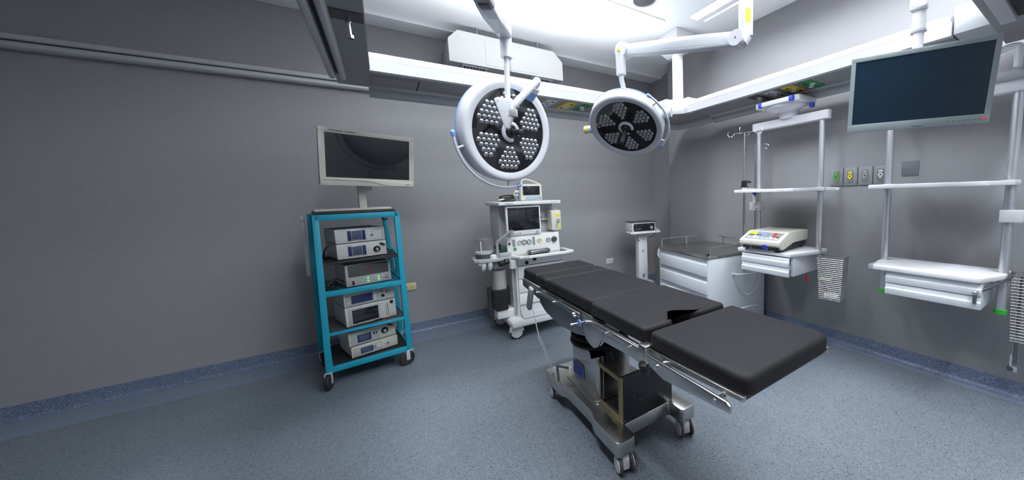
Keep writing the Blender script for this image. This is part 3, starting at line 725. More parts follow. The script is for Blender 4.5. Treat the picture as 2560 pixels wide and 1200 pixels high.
# ------------------------------------------------------------------ anaesthesia machine
AX, AY = 1.27, 3.60
am = thing('anesthesia_machine', 'white anesthesia workstation on big casters with gauges, screen and breathing unit', 'medical machine', (AX, AY, 0))
def A(x, y, z): return (x-AX, y-AY, z)
def asp(n_, a, b, m, bev=.004, par=None, label=None): return obj(n_, MB().span(A(*a), A(*b), bev), m, par or am, label=label)
asp('column', (1.055, 3.47, .20), (1.60, 3.95, .845), 'machine_white', .012)
asp('side_panel', (1.03, 3.52, .20), (1.056, 3.93, .845), 'machine_grey', .004)
for k, (za, zb) in enumerate(((.605, .735), (.455, .598), (.33, .448))):
    d = asp('drawer', (1.075, 3.452, za), (1.585, 3.472, zb), 'machine_white', .004)
    asp('drawer_gap', (1.08, 3.466, zb+.000), (1.58, 3.4705, zb+.006), 'mid_grey', 0, d).parent = d
obj('control_strip', MB().span(A(1.075, 3.455, .745), A(1.60, 3.472, .835), .004), 'machine_white', am)
for x, z, m, rr in ((1.255, .80, 'black_plastic', .020), (1.17, .77, 'black_plastic', .018)):
    obj('port', MB().lathe([(rr, 0), (rr, .012), (rr*.7, .014), (rr*.6, .004), (0, .004)], A(x, 3.456, z), Euler((R(90), 0, 0)).to_matrix(), 20), m, am)
obj('foot_plate', MB().prism([(x-AX, z) for x, z in ((.955, .13), (.955, .185), (.99, .205), (1.60, .205), (1.60, .13))], 'y', 3.36-AY, 3.95-AY, .012), 'machine_white', am)
obj('foot_rest', MB().prism([(3.36-AY, .206), (3.47-AY, .206), (3.49-AY, .325), (3.47-AY, .325), (3.44-AY, .235), (3.36-AY, .212)], 'x', 1.08-AX, 1.56-AX, .004), 'machine_grey', am)
for x, y, a in ((1.012, 3.42, -8), (1.56, 3.42, -8), (.985, 3.90, -14), (1.57, 3.90, 10)):
    T = Matrix.Translation(A(x, y, 0)) @ Matrix.Rotation(R(a), 4, 'Z')
    c = obj('caster', MB(T).prism([(-.072, .075), (-.06, .125), (-.02, .145), (.03, .142), (.068, .11), (.074, .075), (.05, .09), (-.05, .09)], 'y', -.022, .04, .004), 'machine_white', am)
    obj('wheel', MB(T).lathe([(0, -.018), (.058, -.018), (.068, -.012), (.070, 0), (.068, .012), (.058, .018), (0, .018)], (0, 0, .0705), Euler((R(90), 0, 0)).to_matrix(), 32), 'dark_grey', c)
    obj('wheel_cover', MB(T).lathe([(.056, .016), (.054, .026), (.0, .030)], (0, 0, .0705), Euler((R(90), 0, 0)).to_matrix(), 32), 'outlet_white', c)
# worktop tray
obj('worktop', MB().prism([(x-AX, y-AY) for x, y in ((1.0, 3.45), (1.06, 3.32), (1.12, 3.30), (1.58, 3.30), (1.66, 3.33), (1.66, 3.60), (1.0, 3.60))], 'z', .835, .862, .006), 'machine_white', am)
obj('worktop_steel', MB().prism([(x-AX, y-AY) for x, y in ((1.05, 3.46), (1.10, 3.35), (1.13, 3.335), (1.56, 3.335), (1.59, 3.35), (1.59, 3.50), (1.05, 3.50))], 'z', .8605, .8635), 'steel', am)
obj('tray_handle', MB().box(A(1.13, 3.298, .852), (.05, .01, .022), .004), 'outlet_white', am)
# gauge panel (leans back a little)
obj('gauge_panel', MB().prism([(3.455-AY, .862), (3.475-AY, 1.06), (3.60-AY, 1.06), (3.60-AY, .862)], 'x', .985-AX, 1.555-AX, .006), 'machine_white', am)
def gauge(x, z, r, m):
    yy = 3.455+(z-.862)*.10
    g = obj('gauge', MB().lathe([(r, 0), (r, .010), (r*.86, .014), (r*.78, .010)], A(x, yy, z), Euler((R(90), 0, 0)).to_matrix(), 28), m, am)
    obj('gauge_face', MB().lathe([(r*.80, .009), (0, .010)], A(x, yy, z), Euler((R(90), 0, 0)).to_matrix(), 24), 'outlet_white', g)
    obj('needle', MB().box(A(x+.004, yy-.0115, z+.003), (.003, .001, r*1.1), 0, (0, R(35), 0)), 'ink', g)
    return g
for x, z, r, m in ((1.112, .985, .023, 'pale_green'), (1.160, .985, .025, 'ink_blue'), (1.213, .984, .025, 'green'), (1.325, .986, .024, 'label_yellow'), (1.425, .982, .023, 'green')): gauge(x, z, r, m)
obj('vaporizer_dial', MB().lathe([(.030, 0), (.030, .02), (.022, .035), (0, .035)], A(1.492, 3.467, .985), Euler((R(90), 0, 0)).to_matrix(), 24), 'dark_grey', am)
obj('flow_tube', MB().box(A(1.055, 3.464, .985), (.026, .012, .075), .003), 'mid_grey', am)
obj('flow_tube', MB().box(A(1.265, 3.464, .990), (.024, .012, .085), .003), 'mid_grey', am)
obj('small_knob', MB().cyl(A(1.005, 3.466, .985), A(1.005, 3.448, .985), .011, seg=16), 'dark_grey', am)
obj('flush_button', MB().cyl(A(1.06, 3.462, .925), A(1.06, 3.448, .925), .014, seg=16), 'green', am)
# tower, display and top shelf
asp('tower', (.955, 3.62, .862), (1.56, 3.95, 1.372), 'machine_grey', .008)
asp('display_arm', (1.08, 3.50, 1.10), (1.25, 3.63, 1.30), 'machine_grey', .004)
dp = asp('display', (.988, 3.455, 1.062), (1.352, 3.50, 1.362), 'machine_white', .010)
asp('screen', (1.006, 3.452, 1.112), (1.334, 3.4555, 1.346), 'screen', .001, dp, 'blank black screen')
for x in (1.055, 1.090, 1.125): obj('key', MB().box(A(x, 3.454, 1.084), (.022, .004, .012), .001), 'silver_line', dp)
obj('knob', MB().cyl(A(1.305, 3.456, 1.086), A(1.305, 3.44, 1.086), .013, seg=18), 'rail_grey', dp)
asp('top_shelf', (.915, 3.42, 1.372), (1.575, 3.96, 1.408), 'machine_white', .010)
mb = MB()
for i in range(7): mb.box(A(.985+i*.011, 3.4196, 1.389), (.009, .001, .009))
for i in range(5): mb.box(A(1.46+i*.017, 3.4196, 1.390), (.009, .001, .010))
obj('fine_print', mb, 'mid_grey', am)
asp('mounting_rail', (1.35, 3.57, 1.19), (1.50, 3.61, 1.215), 'silver_line', .002)
obj('rail_screw', MB().cyl(A(1.40, 3.57, 1.222), A(1.40, 3.55, 1.222), .008, seg=12), 'dark_grey', am)
vp = obj('vaporizer', MB().prism([(3.46-AY, 1.085), (3.46-AY, 1.285), (3.49-AY, 1.30), (3.60-AY, 1.30), (3.60-AY, 1.085)], 'x', 1.475-AX, 1.585-AX, .006), 'cream', am)
obj('top_dial', MB().cyl(A(1.53, 3.53, 1.295), A(1.53, 3.53, 1.318), .035, .032, 24), 'rail_grey', vp)
obj('yellow_label', MB().box(A(1.545, 3.459, 1.245), (.055, .002, .024), 0), 'label_yellow', vp)
obj('lime_label', MB().box(A(1.562, 3.459, 1.135), (.030, .002, .035), 0), 'label_lime', vp)
obj('filler_cap', MB().lathe([(.020, 0), (.020, .012), (.0, .014)], A(1.550, 3.46, 1.185), Euler((R(90), 0, 0)).to_matrix(), 18), 'mid_grey', vp)
obj('filler_slot', MB().box(A(1.53, 3.459, 1.13), (.016, .002, .05), 0), 'mid_grey', vp)
# breathing unit on the left: platform, bellows housing, valves, absorber canister, suction bag arm
bu = obj('breathing_platform', MB().prism([(x-AX, y-AY) for x, y in ((.66, 3.46), (.70, 3.42), (.86, 3.40), (1.03, 3.44), (1.03, 3.70), (.68, 3.70))], 'z', .828, .858, .006), 'rail_grey', am)
obj('bellows_base', MB().cyl(A(.785, 3.56, .858), A(.785, 3.56, .90), .085, seg=30), 'dark_grey', bu)
obj('bellows_ring', MB().cyl(A(.785, 3.56, .90), A(.785, 3.56, .918), .080, seg=30), 'machine_white', bu)
obj('bellows_housing', MB().lathe([(.088, 0), (.088, .165), (.080, .18), (0, .185)], A(.785, 3.56, .872), None, 36), 'clear_plastic', bu, label='clear plastic bellows dome')
obj('bellows_scale', MB().box(A(.738, 3.478, .975), (.010, .002, .12), 0), 'outlet_white', bu)
obj('valve_dome', MB().cyl(A(.84, 3.45, .858), A(.84, 3.45, .885), .035, .03, 20).sphere(A(.84, 3.45, .885), .03, (1, 1, .5), 14), 'machine_white', bu)
obj('pipe_block', MB().span(A(.90, 3.45, .858), A(1.02, 3.56, .90), .01), 'rail_grey', bu)
for x, y in ((.745, 3.42), (.80, 3.40)):
    obj('hose_port', MB().cyl(A(x, y+.02, .81), A(x-.02, y-.05, .785), .022, .020, 18).cyl(A(x-.02, y-.05, .785), A(x-.026, y-.07, .778), .014, seg=16), 'rail_grey', bu)
obj('hose_port', MB().cyl(A(.715, 3.46, .828), A(.708, 3.44, .80), .020, seg=16), 'rail_grey', bu)
obj('valve_knob', MB().cyl(A(.955, 3.43, .83), A(.955, 3.41, .80), .03, seg=18).box(A(.91, 3.42, .80), (.06, .05, .05), .01), 'black_plastic', bu)
obj('gauge_block', MB().box(A(.95, 3.50, .93), (.055, .04, .07), .006), 'dark_green', bu)
obj('pressure_gauge', MB().lathe([(.034, 0), (.034, .02), (.028, .024), (0, .022)], A(.905, 3.52, .96), Euler((R(90), 0, 0)).to_matrix(), 24), 'black_plastic', bu)
obj('bag_arm', MB().tube([A(.885, 3.46, .858), A(.885, 3.46, 1.00), A(.892, 3.46, 1.02), A(1.0, 3.42, 1.105), A(1.02, 3.415, 1.115)], .0155, 12).cyl(A(1.022, 3.415, 1.125), A(1.022, 3.415, 1.055), .020, seg=18), 'mid_grey', bu, label='angled metal bag arm')
obj('canister_lid', MB().cyl(A(.90, 3.53, .78), A(.90, 3.53, .745), .082, .075, 30).cyl(A(.90, 3.53, .828), A(.90, 3.53, .78), .065, .08, 30), 'mid_grey', bu)
obj('absorber_canister', MB().lathe([(.070, 0), (.074, .01), (.074, .22), (.070, .23)], A(.90, 3.53, .515), None, 32), 'clear_plastic', bu, label='clear absorber canister')
obj('absorbent_fill', MB().lathe([(0, 0), (.062, 0), (.062, .19), (0, .19)], A(.90, 3.53, .53), None, 28), 'beige', bu)
obj('water_trap', MB().lathe([(0, 0), (.035, 0), (.042, .06), (.042, .09), (0, .09)], A(1.02, 3.44, .735), None, 24), 'machine_white', bu)
obj('side_bracket', MB().span(A(.965, 3.50, .78), A(1.035, 3.58, .84), .006), 'machine_grey', bu)
asp('suction_box', (.845, 3.50, .30), (.97, 3.66, .515), 'black_plastic', .006, None, 'black box beside the casters')
asp('box_back', (.825, 3.66, .20), (1.03, 3.78, .50), 'dark_grey', .006)
asp('box_shelf', (.86, 3.52, .205), (1.035, 3.75, .295), 'machine_white', .010)

# things on the machine
t = thing('patient_monitor', 'small cream portable monitor with carry handle on top of the white machine', 'monitor', (1.325, 3.66, 1.408), R(-6))
obj('case', MB().prism([(-.06, 0), (-.055, .17), (-.035, .185), (.06, .165), (.075, .03), (.06, 0)], 'x', -.118, .118, .012, 3), 'cream', t)
obj('side_panel', MB().span((-.125, -.04, .02), (-.117, .06, .15), .004), 'pale_blue', t)
obj('front_trim', MB().prism([(-.065, .012), (-.01, .010), (.10, .010), (.10, .052), (-.05, .052), (-.066, .03)], 'y', -.067, -.058, .003), 'pale_blue', t)
obj('screen', MB().box((.0, -.0595, .110), (.180, .008, .098), .002, (R(2), 0, 0)), 'screen', t, label='glossy dark screen')
obj('handle', MB().tube([(-.10, -.02, .175), (-.085, -.01, .225), (-.05, -.01, .232), (.0, -.01, .222), (.07, -.01, .195), (.105, -.02, .175)], .011, 10), 'cream', t)
obj('power_key', MB().cyl((.09, -.066, .03), (.09, -.07, .03), .007, seg=12), 'plate_grey', t)
obj('cable_plug', MB().box((-.145, -.01, .105), (.045, .03, .025), .004).cyl((-.13, -.01, .065), (-.16, -.01, .065), .008, seg=10), 'machine_white', t)
mb = MB()
for k in range(4):
    pts = []
    for i in range(24):
        a = 2*PI*i/24
        pts.append((1.035+(.085-.006*k)*math.cos(a), 3.55+(.055+.004*k)*math.sin(a), 1.424+.012*k+.012*math.sin(a+k)))
    mb.tube(pts, .0065, 7, True)
cc = tag(obj('cable_coil', mb, 'black_rubber'), 'coil of black and pale monitoring cables on the left end of the top shelf', 'cable')
mb = MB()
for k in range(3):
    pts = []
    for i in range(24):
        a = 2*PI*i/24
        pts.append((1.04+(.068-.008*k)*math.cos(a), 3.55+(.045-.004*k)*math.sin(a), 1.430+.010*k+.006*math.sin(2*a+k)))
    mb.tube(pts, .006, 7, True)
obj('pale_cable', mb, 'pale_green', cc)
obj('clip', MB().box((.965, 3.50, 1.432), (.07, .03, .014), .004, (0, R(-8), R(20))), 'machine_white', cc)
obj('cable_lead', MB().tube([(1.115, 3.57, 1.425), (1.13, 3.60, 1.47), (1.14, 3.63, 1.50), (1.165, 3.65, 1.512)], .004, 7, sm=5), 'machine_white', cc)
t = thing('wrapped_mask', 'shiny grey oblong pouch lying on the steel worktop of the white machine', 'pouch', (1.29, 3.40, .8635), R(6))
obj('pouch', MB().box((0, 0, .022), (.235, .085, .042), .019, None, 4), 'dark_steel', t)
obj('clear_cover', MB().box((0, -.005, .038), (.14, .04, .014), .006, None, 3), 'chrome', t)

# ------------------------------------------------------------------ operating table
OX, OY = 1.147, 1.80
ot = thing('operating_table', 'steel operating table with black padded top in five sections on a castered base', 'operating table', (OX, OY, 0))
def O(x, y, z): return (x-OX, y-OY, z)
def osp(n_, a, b, m, bev=.003, par=None, label=None): return obj(n_, MB().span(O(*a), O(*b), bev), m, par or ot, label=label)
def rounded(pts, rads, n=5):
    """2D polygon with rounded corners"""
    out = []; k = len(pts)
    for i in range(k):
        p = Vector(pts[i]); a = Vector(pts[i-1]); b = Vector(pts[(i+1) % k]); rr = rads[i] if isinstance(rads, (list, tuple)) else rads
        if rr <= 0: out.append(tuple(p)); continue
        da = (a-p).normalized()*rr; db = (b-p).normalized()*rr
        for j in range(n+1):
            t_ = j/n; out.append(tuple((1-t_)**2*(p+da)+2*t_*(1-t_)*p+t_*t_*(p+db)))
    return out
PX0, PX1, PZ0, PZ1 = .882, 1.412, .803, .872
def pad(label, poly, bev=.020, z0=PZ0, z1=PZ1):
    """cushion: rounded top edges, nearly square bottom edges"""
    P2 = [(x-OX, y-OY) for x, y in poly]
    cx = sum(p[0] for p in P2)/len(P2); cy = sum(p[1] for p in P2)/len(P2)
    mb = MB(); bm = mb.bm; n = len(P2); prev = None
    lay = [(0.006, z0), (0, z0+.005), (0, z1-bev)]
    for i in range(1, 7):
        a = i/6*PI/2; lay.append((bev*(1-math.cos(a)), z1-bev+bev*math.sin(a)))
    area2 = sum(P2[i][0]*P2[(i+1) % n][1]-P2[(i+1) % n][0]*P2[i][1] for i in range(n))
    sg = 1 if area2 > 0 else -1
    def offs(d):
        res = []
        for i in range(n):
            p = Vector(P2[i]); a = Vector(P2[i-1]); b = Vector(P2[(i+1) % n])
            e1 = (p-a).normalized(); e2 = (b-p).normalized()
            n1 = Vector((-e1.y, e1.x))*sg; n2 = Vector((-e2.y, e2.x))*sg
            m_ = (n1+n2); m_ = m_.normalized() if m_.length > 1e-6 else n1
            res.append(p+m_*(d/max(.5, m_.dot(n1))))
        return res
    for d, z in lay:
        rg = [bm.verts.new((q.x, q.y, z)) for q in offs(d)]
        if prev:
            for i in range(n): bm.faces.new((prev[i], prev[(i+1) % n], rg[(i+1) % n], rg[i]))
        else: bm.faces.new(list(reversed(rg)))
        prev = rg
    bmesh.ops.triangulate(bm, faces=[bm.faces.new(prev)], ngon_method='EAR_CLIP')
    return obj('pad', mb, 'pad', ot, label=label, sharp=50)
def rrect(x0, y0, x1, y1, ra): return rounded([(x0, y0), (x1, y0), (x1, y1), (x0, y1)], ra)
pad('black head section pad', rrect(PX0+.005, 2.445, PX1, 2.735, [.02, .02, .05, .05]))
pad('narrow black neck pad', rrect(PX0, 2.240, PX1, 2.405, .025))
pad('long black back pad', rrect(PX0, 1.605, PX1, 2.215, [.05, .05, .03, .03]))
pad('black seat pad with notch', rounded([(PX0-.012, 1.112), (1.03, 1.105), (1.105, 1.195), (1.22, 1.110), (PX1, 1.112), (PX1+.006, 1.60), (PX0-.012, 1.60)], [.03, .03, .02, .04, .03, .03, .05]))
pad('black leg section pad', rrect(PX0-.012, .605, PX1+.012, 1.085, [.05, .05, .03, .03]), .026)
for y0, y1 in ((2.43, 2.74), (2.235, 2.42), (1.12, 2.215), (.62, 1.085)):
    osp('pad_board', (PX0+.012, y0, .786), (PX1-.012, y1, .803), 'black_plastic', .002)
# frame and side rails
for x, s in ((.868, -1), (1.418, 1)):
    a, b = (x-.010, x+.010)
    obj('head_side_bar', MB().prism([(2.66-OY, .800), (2.655-OY, .745), (2.40-OY, .725), (2.32-OY, .715), (2.32-OY, .79)], 'x', a-OX, b-OX, .003), 'dark_steel', ot)
    obj('back_side_plate', MB().prism([(2.34-OY, .795), (2.335-OY, .685), (2.23-OY, .64), (2.0-OY, .612), (1.77-OY, .632), (1.58-OY, .672), (1.50-OY, .70), (1.45-OY, .79)], 'x', a-OX+.012*(-s), b-OX+.012*(-s), .004), 'dark_steel', ot)
    obj('hinge_cover', MB().prism(rounded([(1.66-OY, .79), (1.44-OY, .79), (1.44-OY, .72), (1.52-OY, .625), (1.63-OY, .66)], [.01, .01, .01, .05, .03]), 'x', a-OX-.004, b-OX+.004, .003), 'steel', ot)
    obj('seat_side_plate', MB().prism([(1.50-OY, .79), (1.09-OY, .79), (1.09-OY, .725), (1.14-OY, .712), (1.27-OY, .712), (1.50-OY, .70)], 'x', a-OX, b-OX, .004), 'steel', ot)
    for y0, y1 in ((1.66, 2.32), (1.12, 1.60)):
        rl = osp('side_rail', (x+s*.022-.006, y0, .768), (x+s*.022+.006, y1, .795), 'steel', .003)
        for yy in (y0+.05, (y0+y1)/2, y1-.05):
            obj('rail_bolt', MB().cyl(O(x, yy, .780), O(x+s*.045, yy, .780), .007, seg=12), 'chrome', rl)
    obj('leg_bar', MB().prism([(1.07-OY, .802), (.61-OY, .812), (.61-OY, .795), (1.07-OY, .772)], 'x', a-OX, b-OX, .002), 'steel', ot)
    lr_ = obj('leg_rail', MB().prism([(1.04-OY, .80), (.645-OY, .795), (.63-OY, .785), (.63-OY, .762), (.94-OY, .735), (1.02-OY, .755), (1.04-OY, .78)], 'x', x+s*.040-.006-OX, x+s*.040+.006-OX, .003), 'steel', ot)
    for yy, z in ((.98, .770), (.69, .775)):
        obj('rail_bolt', MB().cyl(O(x, yy, z), O(x+s*.050, yy, z), .010, seg=14), 'chrome', lr_)
# knob clamp hanging under the knee joint, release lever with blue ring
obj('clamp_block', MB().span(O(.838, 1.065, .735), O(.885, 1.115, .815), .004), 'steel', ot)
k = obj('clamp_rod', MB().cyl(O(.845, 1.085, .78), O(.845, 1.085, .72), .006, seg=12), 'chrome', ot)
obj('clamp_knob', MB().lathe([(0, 0), (.018, 0), (.022, .012), (.020, .03), (.024, .034), (.025, .048), (.018, .056), (0, .056)], O(.845, 1.085, .685), None, 20), 'black_plastic', k)
lv = obj('release_lever', MB().cyl(O(.86, 1.66, .74), O(.80, 1.66, .74), .007, seg=12).cyl(O(.80, 1.66, .74), O(.785, 1.66, .74), .010, seg=12), 'chrome', ot)
obj('blue_ring', MB().lathe([(.012, 0), (.020, 0), (.020, .006), (.012, .006)], O(.838, 1.66, .74), Euler((0, R(90), 0)).to_matrix(), 20), 'lamp_blue', lv)
obj('valve_stub', MB().cyl(O(.855, 1.70, .768), O(.825, 1.70, .768), .008, seg=12).box(O(.835, 1.72, .778), (.012, .012, .02), .002), 'chrome', ot)
for y in (1.50, 2.25): osp('cross_beam', (.90, y, .70), (1.39, y+.05, .785), 'dark_steel', .004)
osp('saddle', (.97, 1.62, .655), (1.32, 2.10, .735), 'dark_steel', .01)
osp('underframe', (.90, 1.52, .735), (1.395, 2.24, .786), 'dark_steel', .004)
osp('knee_beam', (.885, 1.06, .74), (1.41, 1.11, .785), 'steel', .004)
# bellows: folds of black rubber
prof = [(0, .452)]
for i in range(5):
    z = .455+.042*i; rr = .196-.006*i
    prof += [(rr-.03, z), (rr-.006, z+.008), (rr, z+.019), (rr-.006, z+.030), (rr-.03, z+.038)]
prof += [(0, .665)]
obj('bellows', MB().lathe(prof, O(1.105, 1.90, .035), Matrix.Diagonal((.98, 1.0, 1.0)), 48), 'black_rubber', ot, label='black rubber bellows')
obj('bellows_clip', MB().cyl(O(1.05, 1.70, .50), O(1.05, 1.68, .44), .022, .018, 16), 'black_plastic', ot)
# column with its covers
obj('column', MB().prism(rounded([(.972-OX, 1.712-OY), (1.015-OX, 1.705-OY), (1.06-OX, 1.80-OY), (1.10-OX, 2.08-OY), (.985-OX, 2.08-OY)], [.022, .022, .03, .01, .03]), 'z', .185, .476, .003), 'steel', ot)
obj('column_cover', MB().prism(rounded([(1.05-OX, 1.83-OY), (1.31-OX, 1.83-OY), (1.31-OX, 2.05-OY), (1.05-OX, 2.05-OY)], [.0, .03, .03, 0]), 'z', .185, .476, .003), 'steel', ot)
obj('column_skirt', MB().prism(rounded([(.945-OX, 1.702-OY), (1.33-OX, 1.702-OY), (1.33-OX, 2.12-OY), (.945-OX, 2.12-OY)], .04), 'z', .18, .20, .006), 'steel', ot)
lb = obj('blue_plate', MB().box(O(.9735, 1.967, .295), (.0016, .145, .098), 0), 'silver_line', ot, label='blue instruction plate with pale border')
obj('plate_face', MB().box(O(.9725, 1.967, .295), (.0016, .136, .089), 0), 'label_blue', lb)
obj('plate_print', MB().box(O(.9716, 1.935, .283), (.001, .03, .004), 0).box(O(.9716, 1.915, .292), (.001, .02, .006), 0), 'ink_blue', lb)
obj('brake_button', MB().box(O(.972, 2.088, .225), (.03, .035, .075), .008), 'cream', ot)
# base
base = [(.868, 1.345), (.985, 1.345), (.985, 1.455), (1.315, 1.455), (1.315, 1.345), (1.432, 1.345), (1.432, 1.60), (1.405, 1.66), (1.405, 2.00), (1.432, 2.04),
        (1.432, 2.30), (.868, 2.30), (.868, 2.04), (.895, 2.00), (.895, 1.66), (.868, 1.60)]
base = rounded(base, [.03, .03, .01, .01, .03, .03, .02, .03, .03, .02, .03, .03, .02, .03, .03, .02], 4)
obj('base', MB().prism([(x-OX, y-OY) for x, y in base], 'z', .105, .187, .005), 'steel', ot, label='brushed steel base')
pd = obj('pedal', MB().tube([O(.885, 2.10, .187), O(.885, 2.11, .27), O(.885, 2.10, .288), O(.895, 2.01, .315), O(.90, 1.97, .325)], .008, 12, sm=5), 'dark_steel', ot)
for x, y, a in ((.925, 1.385, 78), (1.372, 1.385, 70), (.925, 2.235, 80), (1.372, 2.235, 88)):
    T = Matrix.Translation(O(x, y, 0)) @ Matrix.Rotation(R(a), 4, 'Z')
    c = obj('caster', MB(T).cyl((0, 0, .075), (0, 0, .108), .034, seg=24).prism([(-.045, .03), (-.040, .085), (-.015, .098), (.03, .095), (.035, .03), (.01, .02)], 'y', -.020, .020, .006), 'outlet_white', ot)
    for s in (-1, 1):
        wl = obj('wheel', MB(T).lathe([(0, -.009), (.038, -.009), (.0475, -.006), (.0485, 0), (.0475, .006), (.038, .009), (0, .009)], (-.012, s*.032, .0487), Euler((R(90), 0, 0)).to_matrix(), 28), 'dark_grey', c)
        obj('wheel_cover', MB(T).lathe([(.040, .008), (.038, .013), (0, .014)] if s < 0 else [(.040, -.008), (.038, -.013), (0, -.014)], (-.012, s*.032, .0487), Euler((R(90), 0, 0)).to_matrix(), 28), 'outlet_white', wl)
# black box with brass-edged opening standing on the base
bx = thing('power_box', 'black metal box with brass-edged open side standing on the table base', 'box', (1.16, 1.59, .187))
obj('front_panel', MB().span((-.185, -.132, 0), (.185, -.126, .268), .001), 'box_black', bx)
obj('right_panel', MB().span((.179, -.126, 0), (.185, .108, .268), .001), 'box_black', bx)
obj('top_edge', MB().span((-.185, -.131, .268), (.185, -.120, .272), .001), 'dark_grey', bx)
obj('bottom_panel', MB().span((-.176, -.126, .0), (.178, .085, .006), .001), 'dark_grey', bx)
fr_ = obj('brass_frame', MB().span((-.189, -.1325, .0), (-.177, -.104, .2685), .001).span((-.1885, -.1035, .241), (-.1775, .108, .268), .001).span((-.1885, -.1035, .0005), (-.1775, .108, .028), .001), 'brass', bx, label='brass edging round the opening')
for x, z in ((-.17, .015), (.17, .015), (-.17, .25), (.17, .25), (-.10, .13), (-.06, .10), (.02, .12), (.12, .05)):
    obj('screw', MB().cyl((x, -.132, z), (x, -.1345, z), .003, seg=8), 'silver_line', bx)
# hand control and its coiled lead
hc = thing('hand_control', 'grey hand control hanging from the head end of the operating table by a coiled lead', 'remote control', (.838, 2.44, .70))
obj('handset', MB(Matrix.Rotation(R(24), 4, 'X')).box((0, 0, -.005), (.032, .052, .195), .010, None, 3), 'outlet_grey', hc)
obj('hook', MB().box((.012, .035, .075), (.012, .02, .03), .003), 'dark_grey', hc)
pts = [(-.0, -.045, -.08), (.0, -.07, -.13), (.002, -.10, -.20), (.003, -.125, -.255)]
obj('lead', MB().tube(pts, .004, 8), 'machine_grey', hc)
pts = []
N = 26*8
for i in range(N+1):
    s = i/N; a = 2*PI*26*s
    cx, cy, cz = .003+.052*s, -.125-.085*s-.02*math.sin(PI*s), -.255-.245*s
    pts.append((cx+.0085*math.cos(a), cy+.0085*math.sin(a), cz))
obj('coiled_lead', MB().tube(pts, .0026, 5), 'machine_grey', hc)

# ------------------------------------------------------------------ drawer cabinet in the corner by the right wall
ca = R(-8.0)
cab = thing('drawer_cabinet', 'white metal drawer cabinet with steel top and guard rail beside the right wall', 'cabinet', (2.56, 2.22, 0), ca)
# local x runs from the drawer front towards the wall, local y along the drawer front
CDp, CWd, CH = .775, .875, .815
obj('body', MB().span((.02, .004, .07), (CDp, CWd-.004, CH-.03), .003), 'cabinet_white', cab)
obj('end_panel', MB().span((.0, -.004, .05), (CDp+.005, .0035, CH-.03), .002), 'pale_panel', cab, label='plain pale end panel')
obj('front_frame', MB().span((.0, .0, .05), (.022, .022, CH-.03), .002).span((.0, CWd-.03, .05), (.022, CWd, CH-.03), .002), 'cabinet_white', cab)
n_ = 4; z1 = CH-.035; hh = .182
for i in range(n_):
    zt = z1-i*hh; zb = zt-hh+.006
    d = obj('drawer', MB().prism([(-.012, zb), (-.012, zt-.055), (.006, zt-.045), (.010, zt-.016), (-.006, zt-.010), (-.006, zt-.003), (.019, zt-.003), (.019, zb)], 'y', .024, CWd-.032, .0015), 'cabinet_white', cab)
    obj('handle_lip', MB().span((-.013, .024, zt-.010), (-.004, CWd-.032, zt-.001), .001), 'silver_line', d)
obj('steel_top', MB().span((-.012, -.008, CH-.030), (CDp+.01, CWd+.006, CH), .003), 'steel', cab)
obj('top_rim', MB().span((-.014, -.010, CH-.006), (-.006, CWd+.008, CH+.004), .001), 'steel', cab)
# guard rail round three sides
gz = CH+.085
rail_pts = rounded([(.03, .01), (CDp-.02, .01), (CDp-.02, CWd-.01), (.03, CWd-.01)], [0, .05, .05, 0], 5)
gr = obj('guard_rail', MB().tube([(.03, .01, CH)]+[(.03, .01, gz-.015)]+[(x, y, gz) for x, y in [(.045, .01)]+rail_pts[1:-1]+[(.045, CWd-.01)]]+[(.03, CWd-.01, gz-.015), (.03, CWd-.01, CH)], .0045, 8), 'chrome', cab)
for x, y in ((.40, .01), (CDp-.02, .30), (CDp-.02, .60), (.40, CWd-.01)):
    obj('rail_post', MB().cyl((x, y, CH), (x, y, gz), .004, seg=8), 'chrome', gr)
obj('corner_knob', MB().box((.02, .03, CH+.012), (.03, .02, .018), .004), 'black_plastic', cab)
obj('push_handle', MB().tube([(.08, CWd+.006, CH-.06), (.06, CWd+.06, CH-.03), (.04, CWd+.062, CH-.05), (.02, CWd+.055, CH-.12), (.03, CWd+.006, CH-.16)], .014, 10, sm=5), 'cabinet_white', cab)
# clear bin lip with a chain on the end panel
obj('bin_rim', MB().tube([(.315, -.004, .605), (.33, -.045, .602), (.42, -.075, .598), (.56, -.080, .592), (.68, -.045, .588), (.695, -.004, .588)], .009, 10, sm=5), 'outlet_white', cab)
obj('rim_clip', MB().span((.30, -.02, .585), (.33, -.003, .62), .003).span((.685, -.02, .57), (.712, -.003, .60), .003), 'outlet_white', cab)
cp_ = []
for i in range(33):
    s = i/32; x = .325+.365*s
    cp_.append(Vector((x, -.028, .58-.01*s-.215*(1-(2*s-1)**2)**.8)))
mb = MB()
for i in range(32):
    a, b = cp_[i], cp_[i+1]; m_ = (a+b)/2; d = (b-a).normalized(); L = (b-a).length*.72
    sd = Vector((0, 1, 0)) if i % 2 else d.cross(Vector((0, 1, 0)))
    mb.tube([m_+d*(L*math.cos(2*PI*k/8))+sd*(.0065*math.sin(2*PI*k/8)) for k in range(8)], .0028, 5, True)
obj('chain', mb, 'outlet_white', cab)
obj('lower_handle', MB().tube([(.36, -.004, .20), (.40, -.030, .225), (.52, -.045, .235), (.64, -.030, .215), (.68, -.004, .19)], .010, 10, sm=5), 'outlet_white', cab)
for x in (.06, CDp-.08):
    for y in (.06, CWd-.06):
        c = obj('caster', MB().box((x, y, .06), (.04, .035, .02), .004), 'rail_grey', cab)
        obj('wheel', MB().cyl((x, y-.012, .030), (x, y+.012, .030), .030, seg=22), 'black_rubber', c)

